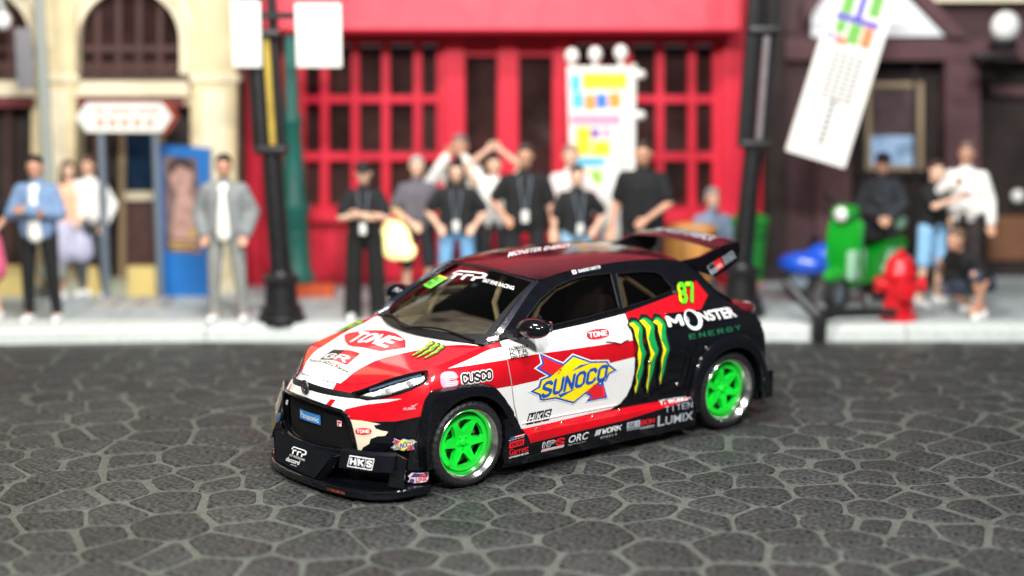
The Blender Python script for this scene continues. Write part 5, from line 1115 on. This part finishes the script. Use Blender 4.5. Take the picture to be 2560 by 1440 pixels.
for s in (1, -1):
    for cu, rot in ((WF, .25), (WR, .95)):
        w = bpy.data.objects.new('wheel', None); COL.objects.link(w); w.parent = car; w.empty_display_size = .1
        w.location = (cu, s*.785, WZ); w.rotation_euler = (0, rot, 0 if s == 1 else math.pi)
        if proto is None:
            proto = [b.build(nm, m_, w, True, sh) for nm, b, m_, sh in wheel_parts()]
        else:
            for p in proto:
                c = p.copy(); COL.objects.link(c); c.parent = w
# ---------------------------------------------------------------- sponsor stickers and race numbers on the model
SS, SH, SF, SK_, SWn, SRf = S_side, S_hood, S_front, S_skirt, S_wind, S_roof
def tone(layer=0, base=sR, ink=sW, t=1.35): return [('P', [[(.0, .5), (.06, .83), (.2, .93), (.5, 1.0), (.8, .93), (.94, .83), (1, .5), (.94, .17), (.8, .07), (.5, 0), (.2, .07), (.06, .17)]], None, base, layer, {'h': .06}), ('B', 'TONE', (.10, .24, .90, .76), ink, layer + 1, {'t': t, 'gap': 1.7})]
# -- bonnet
sticker(car, 'large red lens-shaped sticker with white block letters on the bonnet', SH, [(1.540, -.60), (1.535, .275), (1.230, -.69)],
        [('P', [[(0, .48), (.03, .62), (.17, .84), (.33, .95), (.5, 1.0), (.67, .97), (.83, .86), (.92, .76), (1.03, .50), (.86, .05), (.72, .0), (.56, -.02), (.42, 0), (.26, .08), (.1, .26)]], None, sR, 0, {'h': .045}), ('B', 'TONE', (.13, .22, .88, .79), sW, 1, {'t': 1.45, 'gap': 1.75, 'shear': .10})])
sticker(car, 'black and red square sticker with two white letters on the bonnet', SH, [(1.775, -.365), (1.790, .110), (1.612, -.445)],
        [('P', para(0, 0, .5, 1, .0), None, sK, 0), ('P', para(.5, 0, 1, 1, .0), None, sR, 0), ('B', 'G', (.08, .06, .47, .56), sW, 1, {'t': 1.25}), ('B', 'R', (.53, .06, .92, .56), sW, 1, {'t': 1.25})])
sticker(car, 'thin black and red script lettering below the square sticker', SH, [(1.815, -.49), (1.876, .255), (1.768, -.54)],
        [('T', 'TOYOTA', (0, .2, .37, .85), sK, 0, {'bold': .02, 'shear': .2}), ('T', 'GAZOO', (.41, .1, .69, .95), sK, 0, {'bold': .02, 'shear': .2}), ('T', 'R', (.72, .1, .79, 1), sR, 0, {'bold': .02, 'shear': .2}), ('T', 'acing', (.79, .0, 1, .85), sK, 0, {'bold': .02, 'shear': .2})])
CL = [[(0, .97), (.09, 1.0), (.24, .985), (.34, .90), (.30, .80), (.28, .72), (.33, .60), (.38, .56), (.29, .44), (.32, .34), (.24, .16), (.20, .06), (.15, 0), (.11, .08), (.16, .16), (.12, .26), (.17, .40), (.13, .55), (.17, .66), (.10, .80), (.10, .90)],
      [(.31, .98), (.42, 1.01), (.56, .99), (.68, .90), (.63, .78), (.66, .66), (.73, .55), (.62, .42), (.61, .28), (.52, .10), (.49, -.03), (.44, .08), (.47, .22), (.45, .40), (.50, .52), (.46, .62), (.42, .74), (.43, .88)],
      [(.66, .93), (.79, .985), (.92, .955), (1.0, .86), (.95, .76), (.98, .62), (1.03, .54), (.95, .42), (.93, .28), (.86, .12), (.84, .05), (.80, .14), (.83, .28), (.80, .42), (.85, .54), (.80, .68), (.76, .80), (.78, .88)]]
def soft(p):
    o = []
    for i in range(len(p)):
        a, b = p[i], p[(i + 1) % len(p)]; o += [(.75*a[0] + .25*b[0], .75*a[1] + .25*b[1]), (.25*a[0] + .75*b[0], .25*a[1] + .75*b[1])]
    return o
def fat(p, k):
    c = np.array(p); n = len(c); out = []
    for i in range(n):
        d = c[(i + 1) % n] - c[i - 1]; d = d/np.linalg.norm(d); out.append((c[i][0] + d[1]*k*-1, c[i][1] + d[0]*k*1))
    return out
def claws(k=.055):
    e = [('P', [fat(c, k) for c in CL], None, sK, 0, {'h': .09})]
    for c in CL:
        m = []
        xs = [p[0] for p in c]; 
        e.append(('P', [soft(c)], None, sG, 1))
        cut = [(min(xs) - .05, 1.05)] ; half = []
        n = len(c); top = sorted(c, key=lambda p: -p[1])
        left = []                                     # left edge of the slash, then back up along its middle
        k0 = n - 1; L = [c[0]] + c[:int(n*.62):-1][::-1][::-1]
        lo = min(range(n), key=lambda i: c[i][1]); Lp = [c[0]] + [c[i] for i in range(n - 1, lo - 1, -1)]; Rp = [c[i] for i in range(0, lo + 1)]
        mid = []
        for x, y in Lp[1:]:
            rx = np.interp(y, [q[1] for q in Rp][::-1], [q[0] for q in Rp][::-1]); mid.append((x + (rx - x)*.55*(.55 + .45*math.sin(y*16)), y))
        e.append(('P', [Lp + mid[::-1][1:] + [((c[0][0] + c[2][0])/2, c[2][1] - .01)]], None, sY, 2))
    return e
sticker(car, 'green claw-mark sticker on the left of the bonnet', SH, [(1.460, .430), (1.452, .625), (1.200, .315)], [(el[0], [[(x + .22*(1-y)*0, y) for x, y in p] for p in el[1]], *el[2:]) for el in claws(.05)])
sticker(car, 'green claw-mark sticker on the far side of the bonnet', SH, [(1.37, -.815), (1.37, -.715), (1.15, -.775)], claws(.05))
# -- door and rear quarter
sticker(car, 'tall green and yellow claw marks edged black behind the door', SS, [(-.255, .435), (-.610, .450), (-.275, .985)], claws(.052), off=.014)
sticker(car, 'white jagged word over the rear wheel', SS, [(-.655, .912), (-1.40, .892), (-.655, .985)],
        [('P', [fat([(0, 0), (.02, 1), (.98, .9), (1, .1)], .0)], (.0, -.18, .96, 1.25), black, 0, {'h': .05}), ('B', 'M', (.0, -.08, .215, .98), sW, 1, {'t': 1.15}), ('T', 'o', (.235, .1, .30, .75), sS, 1, {'bold': .01}), ('T', 'N', (.455, .06, .575, .94), sW, 1, {'bold': .015}), ('T', 'STER', (.59, .05, 1.0, .98), sW, 1, {'bold': .02}),
         ('P', [oval(.355, .30, .115, 1.0, 28)], None, sW, 2, {'holes': [oval(.345, .42, .078, .78, 24)]})], off=.006)
sticker(car, 'small dark green spaced word under the white word', SS, [(-.835, .795), (-1.40, .800), (-.835, .832)], [('B', 'ENERGY', (0, 0, 1, 1), sDG, 0, {'t': 1.3, 'gap': 3.5})], off=.006)
sticker(car, 'green and yellow start number on the rear pillar', SS, [(-.865, 1.050), (-1.045, 1.036), (-.925, 1.195)],
        [('B', '87', (-.06, -.05, 1.04, 1.05), sK, 0, {'t': 2.3, 'gap': 1.6}), ('B', '87', (0, 0, 1, 1), sL, 1, {'t': 1.5, 'gap': 1.6}), ('P', [[(.02, .1), (.12, .05), (.10, .45), (.14, .55), (.12, .9), (.03, .9), (.02, .6), (.07, .5), (.02, .42)]], None, sY, 2), ('P', [rect(.56, .87, .78, .97)], None, sY, 2)], off=.006)
# the big yellow diamond with an arrow behind it
O = lambda p, k: [(.5 + (x - .5)*1 + math.copysign(k, x - .5)*(abs(x - .5) > .02), .5 + (y - .5) + math.copysign(k*1.3, y - .5)) for x, y in p]
DIA = [(.49, 1.0), (.70, .80), (.84, .76), (.905, .74), (.925, .66), (1.0, .545), (.93, .50), (.90, .37), (.80, .33), (.50, 0), (.28, .19), (.13, .20), (.10, .22), (.085, .33), (0, .42), (.075, .47), (.10, .62), (.20, .66)]
A1 = [(.115, 1.14), (.285, .93), (.37, .85), (.30, .68), (.20, .72), (.07, .90), (.135, .96)]
A2 = [(.66, .16), (.76, .31), (.85, .215), (.865, .29), (.905, -.03), (.70, -.03), (.745, .05)]
def big(p, k):
    c = np.array(p); n = len(c); out = []
    for i in range(n):
        a = c[i] - c[i - 1]; b = c[(i + 1) % n] - c[i]; S_ = np.array([.763, .50])
        a = a*S_; b = b*S_; na = np.array([-a[1], a[0]])/np.linalg.norm(a); nb = np.array([-b[1], b[0]])/np.linalg.norm(b)
        m = na + nb; m = m/max(np.linalg.norm(m), .3); sc = 1/max(.55, float(m @ na)); out.append(tuple(c[i] + m*k*sc/S_))
    return out
ccw = lambda p: p if sum(p[i][0]*p[(i + 1) % len(p)][1] - p[(i + 1) % len(p)][0]*p[i][1] for i in range(len(p))) > 0 else p[::-1]
DIA, A1, A2 = ccw(DIA)[::-1], ccw(A1)[::-1], ccw(A2)[::-1]
sun = [('P', [big(DIA, .030), big(A1, .030), big(A2, .030)], None, sW, 0, {'h': .07}), ('P', [big(DIA, .018), big(A1, .018), big(A2, .018)], None, sB, 1, {'h': .07}), ('P', [A1, A2], None, sR, 2), ('P', [big(DIA, -.001)], None, sY, 2, {'h': .07}),
       ('P', [[(.335, .155), (.52, .285), (.30, .235)], [(.57, .80), (.70, .80), (.46, .70)]], None, sB, 3)]
sticker(car, 'large yellow diamond and red arrow emblem with a blue word across the door', SS, [(.676, .462), (-.087, .467), (.676, .805)],
        sun); sticker(car, 'blue slanted word across the yellow diamond', SS, [(.612, .535), (-.015, .588), (.590, .660)], [('B', 'SUNOCO', (0, 0, 1, 1), sB, 0, {'t': 1.5, 'gap': 1.8})], off=.0085)
sticker(car, 'three black tiles with white letters on the lower door', SS, [(.741, .361), (.522, .361), (.713, .444)], [('P', rect(0, 0, .31, 1), None, sK, 0), ('P', rect(.345, 0, .655, 1), None, sK, 0), ('P', rect(.69, 0, 1, 1), None, sK, 0),
        ('B', 'H', (.05, .18, .26, .85), sW, 1, {'t': 1.5}), ('B', 'K', (.395, .18, .605, .85), sW, 1, {'t': 1.4}), ('B', 'S', (.74, .18, .95, .85), sW, 1, {'t': 1.4})])
sticker(car, 'small red sticker with white block letters ahead of the door handle', SS, [(.150, .905), (-.072, .902), (.140, .975)], tone())
sticker(car, 'three lines of black lettering on the front of the door', SS, [(.882, .860), (.706, .860), (.866, .945)], [('T', 'RAZMANIAN', (0, .74, 1, 1), sK, 0, {'bold': .02, 'shear': .25}), ('T', 'KTR', (.03, .38, .97, .68), sK, 0, {'bold': .0}), ('B', 'BRIDE', (.06, .0, .98, .30), sK, 0, {'t': 1.2})])
sticker(car, 'pink and black oval lettering sticker on the front wing', SS, [(1.34, .742), (1.045, .737), (1.33, .838)], [('B', 'CUSCO', (.05, .14, .95, .86), sW, 0, {'t': 1.5, 'gap': 1.4, 'grow': .75}), ('B', 'CUSCO', (.05, .14, .95, .86), sK, 1, {'t': 1.5, 'gap': 1.4})])
sticker(car, 'pink striped letter emblem on the front wing', SS, [(1.50, .742), (1.36, .740), (1.485, .850)], [('P', [oval(.55, .5, .5, .5, 24, 2.6)], None, sP, 0, {'holes': [rect(.55, .42, 1.2, .58)]})] + [('P', rect(.3, .16 + .12*k, .95, .19 + .12*k), None, sW, 1) for k in range(6)])
sticker(car, 'faint pale cat-shaped emblem beside the headlight', SF, [(.862, .610), (.962, .622), (.862, .648)], [('T', 'PUMA', (0, 0, .8, .5), sP, 0, {'bold': .03}), ('P', [[(.55, .5), (.8, .7), (1, 1), (.86, .98), (.7, .8), (.5, .75)]], None, sP, 0)])
sticker(car, 'tiny pink sticker at the foot of the pillar', SS, [(.978, .984), (.912, .994), (.966, 1.012)], [('P', rect(0, 0, 1, 1), None, sP, 0), ('T', 'TRD', (.1, .2, .9, .8), sR, 1)], off=.016)
sticker(car, 'small white driver name with a flag on the roof edge', SS, [(.065, 1.360), (-.215, 1.372), (.065, 1.386)], [('P', rect(-.02, 0, .12, 1), None, sW, 0), ('P', [oval(.05, .5, .035, .3)], None, sR, 1), ('T', 'DAIGO SAITO', (.2, .1, 1, .9), sW, 0, {'bold': .02})], off=.004)
# -- skirt
sk = lambda lab, q, e, fn=SK_, off=.004: sticker(car, lab, fn, q, e, off)
bl_fn = lambda a, b: np.stack([a, np.full_like(np.asarray(a, float), .9285), b], -1)
sk('small red and blue flag sticker on the arch blade', [(.953, .290), (.812, .298), (.945, .318)], [('P', para(0, .45, .3, 1, .1), None, sB, 0), ('P', para(.25, .45, .95, 1, .1), None, sR, 0), ('P', para(.32, .6, .95, .8, .05), None, sW, 1), ('T', 'SEVENS & CO', (0, 0, 1, .3), sW, 0)], bl_fn)
sk('red tile with black letters on the arch blade', [(.950, .235), (.815, .240), (.945, .282)], [('P', rect(0, 0, 1, 1), None, sR, 0), ('B', 'GCG', (.1, .22, .9, .78), sK, 1, {'t': 1.3})], bl_fn)
sk('red rounded word on the arch blade', [(.950, .160), (.772, .165), (.948, .228)], [('T', 'Garrett', (0, .32, 1, 1), sR, 0, {'bold': .012}), ('T', 'ADVANCING MOTION', (0, 0, 1, .2), sW, 0, {'bold': .02})], bl_fn)
sk('white boxed black and red letters on the sill', [(.640, .150), (.430, .150), (.632, .228)], [('P', para(0, 0, 1, .24, .04), None, sW, 0), ('T', 'PERFORMANCE', (.04, .05, .98, .2), sR, 1), ('B', 'HP', (.02, .34, .60, .95), sW, 0, {'t': 2.3}), ('B', 'HP', (.05, .39, .57, .90), sK, 1, {'t': 1.1}), ('B', 'S', (.62, .30, 1.02, 1), sR, 0, {'t': 1.6})])
sk('white rounded letters on the sill', [(.385, .150), (.195, .152), (.380, .228)], [('T', 'ORC', (0, .30, 1, 1), sW, 0, {'bold': .01, 'shear': .15}), ('T', 'Ogura Racing Clutch', (.0, .0, .9, .18), sS, 0)])
sk('slanted white word with small letters under it on the sill', [(.135, .152), (-.130, .155), (.128, .228)], [('P', [para(0 + .07*k, .45, .05 + .07*k, 1, .05) for k in range(3)], None, sW, 0), ('B', 'WORK', (.26, .45, 1, 1), sW, 0, {'t': 1.3, 'shear': .1}), ('B', 'WHEELS', (.25, 0, .85, .22), sS, 0, {'t': 1.3, 'gap': 4})])
sk('white and red boxed word on the sill', [(-.190, .160), (-.470, .160), (-.188, .236)], [('P', rect(0, .32, .47, 1), None, sS, 0), ('B', 'SEI', (.04, .42, .46, .90), sK, 1, {'t': 1.2}), ('B', 'BON', (.50, .40, 1, .92), sR, 0, {'t': 1.5}), ('P', rect(0, .14, 1, .20), None, sS, 0), ('T', 'CARBON', (.5, -.04, 1, .1), sW, 0)])
sk('silver capital lettering at the rear of the sill', [(-.505, .152), (-.870, .152), (-.500, .236)], [('T', 'L', (0, 0, .20, 1), sS, 0, {'bold': .01}), ('T', 'UMIX', (.22, .0, 1, .80), sS, 0, {'bold': .01})])
sk('outlined silver letters above the silver capitals', [(-.575, .246), (-.865, .248), (-.570, .296)], [('B', 'TITEN', (0, .1, 1, 1), sS, 0, {'t': .55, 'shear': .1})])
sk('white italic word at the rear end of the sill', [(-.545, .3105), (-.872, .3105), (-.555, .338)], [('T', 'YT WORKS 4', (0, 0, 1, 1), sW, 0, {'bold': .02, 'shear': .2})])
# -- nose
sticker(car, 'red sticker with white letters on the cream bumper corner', SF, [(.517, .417), (.640, .428), (.517, .466)], tone())
sticker(car, 'small yellow and blue diamond emblem on the bumper corner', SF, [(.79, .318), (.935, .350), (.79, .395)], sun + [('B', 'SUNOCO', (.095, .255, .905, .735), sB, 3, {'t': 1.5, 'gap': 1.75, 'shear': .16})], off=.02)
blu = lambda a, b: lift(S_front, np.stack([np.atleast_1d(a), np.atleast_1d(b)], -1), -.036)
sticker(car, 'blue plate with a white word in the grille', blu, [(-.118, .418), (.172, .426), (-.118, .488)], [('P', rect(0, 0, 1, 1), None, sA, 0, {'h': .1}), ('T', 'Panasonic', (.06, .2, .94, .82), sW, 1, {'bold': .015})])
sticker(car, 'tiny red and white sticker in the grille', blu, [(.345, .450), (.385, .450), (.345, .490)], [('P', rect(0, 0, 1, 1), None, sW, 0), ('P', rect(.1, .5, .9, .9), None, sR, 1), ('P', rect(.1, .1, .5, .4), None, sR, 1)])
def duct(a, b):
    a = np.atleast_1d(np.asarray(a, float)); b = np.atleast_1d(np.asarray(b, float)); t = (b - .085)/.19
    return np.stack([2.185 - .065*t + .001, a, b], -1)
FR = lambda x0, y0, x1, y1: [('P', [[(x0 + (x1 - x0)*x, y0 + (y1 - y0)*y) for x, y in q] for q in ([(0, .55), (.10, 1), (.86, 1), (1, .85), (1, .45), (.86, .3), (.80, .3), (.78, 0), (.70, 0), (.72, .45), (.86, .48), (.90, .55), (.90, .78), (.84, .86), (.12, .86), (.08, .55)], [(.12, .0), (.12, .5), (.18, .62), (.36, .62), (.36, .48), (.22, .48), (.20, .0)], [(.42, .0), (.42, .5), (.48, .62), (.68, .62), (.68, .48), (.52, .48), (.50, .0)])], None, sW, 0)]
sticker(car, 'white team logo and lettering on the lower front duct', duct, [(-.095, .120), (.115, .130), (-.095, .228)], FR(0, .52, 1, 1) + [('T', 'FAT FIVE RACING', (0, .33, 1, .47), sW, 0), ('T', 'daccord', (-.15, -.02, .75, .27), sW, 0, {'bold': .01, 'shear': .2}), ('T', 'JAPAN', (.2, -.2, .6, -.1), sS, 0)])
def can(a, b):
    a = np.atleast_1d(np.asarray(a, float)); b = np.atleast_1d(np.asarray(b, float)); t = a; k = np.clip(t*2, 0, 1); k2 = np.clip(t*2 - 1, 0, 1)
    u = 2.09 - .11*k - .12*k2; v = .50 + .22*k + .115*k2; h = b
    return np.stack([u + .040 - .033*h, v + .03 - .018*h, .215 + .107*h], -1)
sticker(car, 'white framed letter tiles on the near canard', can, [(.14, .14), (.56, .12), (.14, .84)], [('P', para(0, 0, 1, 1, .04), None, sW, 0), ('P', [para(.03, .08, .33, .92, .035), para(.35, .08, .65, .92, .035), para(.67, .08, .97, .92, .035)], None, sK, 1), ('B', 'H', (.10, .22, .32, .80), sW, 2, {'t': 1.4}), ('B', 'K', (.41, .22, .63, .80), sW, 2, {'t': 1.4}), ('B', 'S', (.73, .22, .95, .80), sW, 2, {'t': 1.4})], off=.003)
sticker(car, 'purple, red and white emblem on the splitter corner', SF, [(.885, .088), (1.02, .092), (.885, .168)], [('P', [[(0, .1), (.1, .5), (0, .7), (.2, 1), (.6, .9), (1, .95), (1, .35), (.9, .05), (.3, 0), (.15, .2)]], None, sW, 0), ('P', [[(.12, .6), (.3, .95), (.6, .85), (.95, .9), (.95, .5), (.5, .55)]], None, sV, 1), ('T', 'LINK', (.38, .1, .98, .5), sR, 1, {'bold': .03}), ('P', [oval(.2, .25, .12, .2)], None, sV, 1), ('P', [[(.5, .6), (.9, .6), (.9, .8), (.6, .75)]], None, sR, 2)], off=.014)
fence = lambda a, b: np.array([1.98, -.70, .14]) + np.outer(np.atleast_1d(a), np.array([-.08, -.14, .10])) + np.outer(np.atleast_1d(b), np.array([-.14, -.01, .32])) + np.array([.008, -.002, 0])
sticker(car, 'thin white outlined logo on the far bumper corner', fence, [(.15, .42), (.15, .98), (.75, .40)][::1], [('P', rect(0, 0, 1, 1), None, sW, 0), ('P', rect(.04, .05, .96, .95), None, sK, 1), ('B', 'GREDDY', (.1, .25, .9, .75), sW, 2, {'t': .7})], off=.003)
spf = lambda a, b: np.stack([2.135 - np.atleast_1d(a)*.085 + .006, .64 + np.atleast_1d(a)*.16 + .008, .036 + np.atleast_1d(b)*.04], -1)
sticker(car, 'tiny brown lettering along the splitter edge', lambda a, b: np.stack([2.185 - np.atleast_1d(a)*.05 + .004, .45 + np.atleast_1d(a)*.19 + .003, .038 + np.atleast_1d(b)*.036], -1), [(.1, .2), (.95, .2), (.1, .8)], [('T', 'F. NAKAMURA', (0, 0, 1, 1), sBr, 0, {'bold': .02})], off=.002)
# -- glass and roof
sticker(car, 'white outlined team logo across the top of the windscreen', SWn, [(-.215, .705), (.180, .770), (-.255, .845)], FR(0, 0, 1, 1), off=.008)
sticker(car, 'white team name on the windscreen', SWn, [(.182, .768), (.492, .765), (.165, .825)], [('T', 'FAT FIVE RACING', (0, 0, 1, 1), sW, 0, {'bold': .012, 'shear': -.1})], off=.008)
sticker(car, 'green start number in the far corner of the windscreen', SWn, [(-.40, .52), (-.235, .51), (-.37, .71)], [('P', para(0, 0, 1, 1, .0), None, sL, 0, {'h': .3}), ('P', [rect(.12, .14, .44, .42), rect(.12, .56, .44, .84), rect(.55, .1, .74, .7)], None, sDG, 1), ('P', [rect(.0, .93, 1, 1.02)], None, sY, 1)], off=.010)
sticker(car, 'white jagged lettering across the roof', SRf, [(.24, -.02), (-.36, .02), (.12, -.16)], [('T', 'MONSTER ENERGY', (0, 0, 1, 1), sW, 0, {'bold': .02, 'shear': .1})], off=.005)
wtop = lambda a, b: np.stack([-1.50 - np.atleast_1d(b)*.21, .5 - np.atleast_1d(a), 1.411 + .017*np.sin(np.clip(np.atleast_1d(b), 0, 1)*1.7) + .03*(1 - ((.5 - np.atleast_1d(a))/.5)**2) + .004], -1)
sticker(car, 'white lettering along the rear wing', wtop, [(.86, .95), (.14, .95), (.86, .25)], [('T', 'MONSTER ENERGY', (0, 0, 1, 1), sS, 0, {'bold': .015})], off=.002)
epf = lambda a, b: np.stack([np.atleast_1d(a), np.full_like(np.atleast_1d(np.asarray(a, float)), .5165), np.atleast_1d(b)], -1)
sticker(car, 'black and red two-letter logo on the wing endplate', epf, [(-1.435, 1.185), (-1.72, 1.30), (-1.385, 1.262)], [('P', rect(0, 0, .24, 1), None, sS, 0), ('P', rect(.02, .5, .23, .97), None, sK, 1), ('P', rect(.24, 0, .5, 1), None, sR, 0), ('B', 'G', (.05, .08, .2, .44), sK, 1, {'t': 1.2}), ('B', 'R', (.29, .1, .45, .5), sW, 1, {'t': 1.2}), ('T', 'TOYOTA', (.55, .68, .98, .9), sS, 0, {'bold': .03}), ('T', 'GAZOO', (.55, .38, .98, .6), sS, 0, {'bold': .03}), ('T', 'RACING', (.55, .08, .98, .3), sS, 0, {'bold': .03})], off=.003)
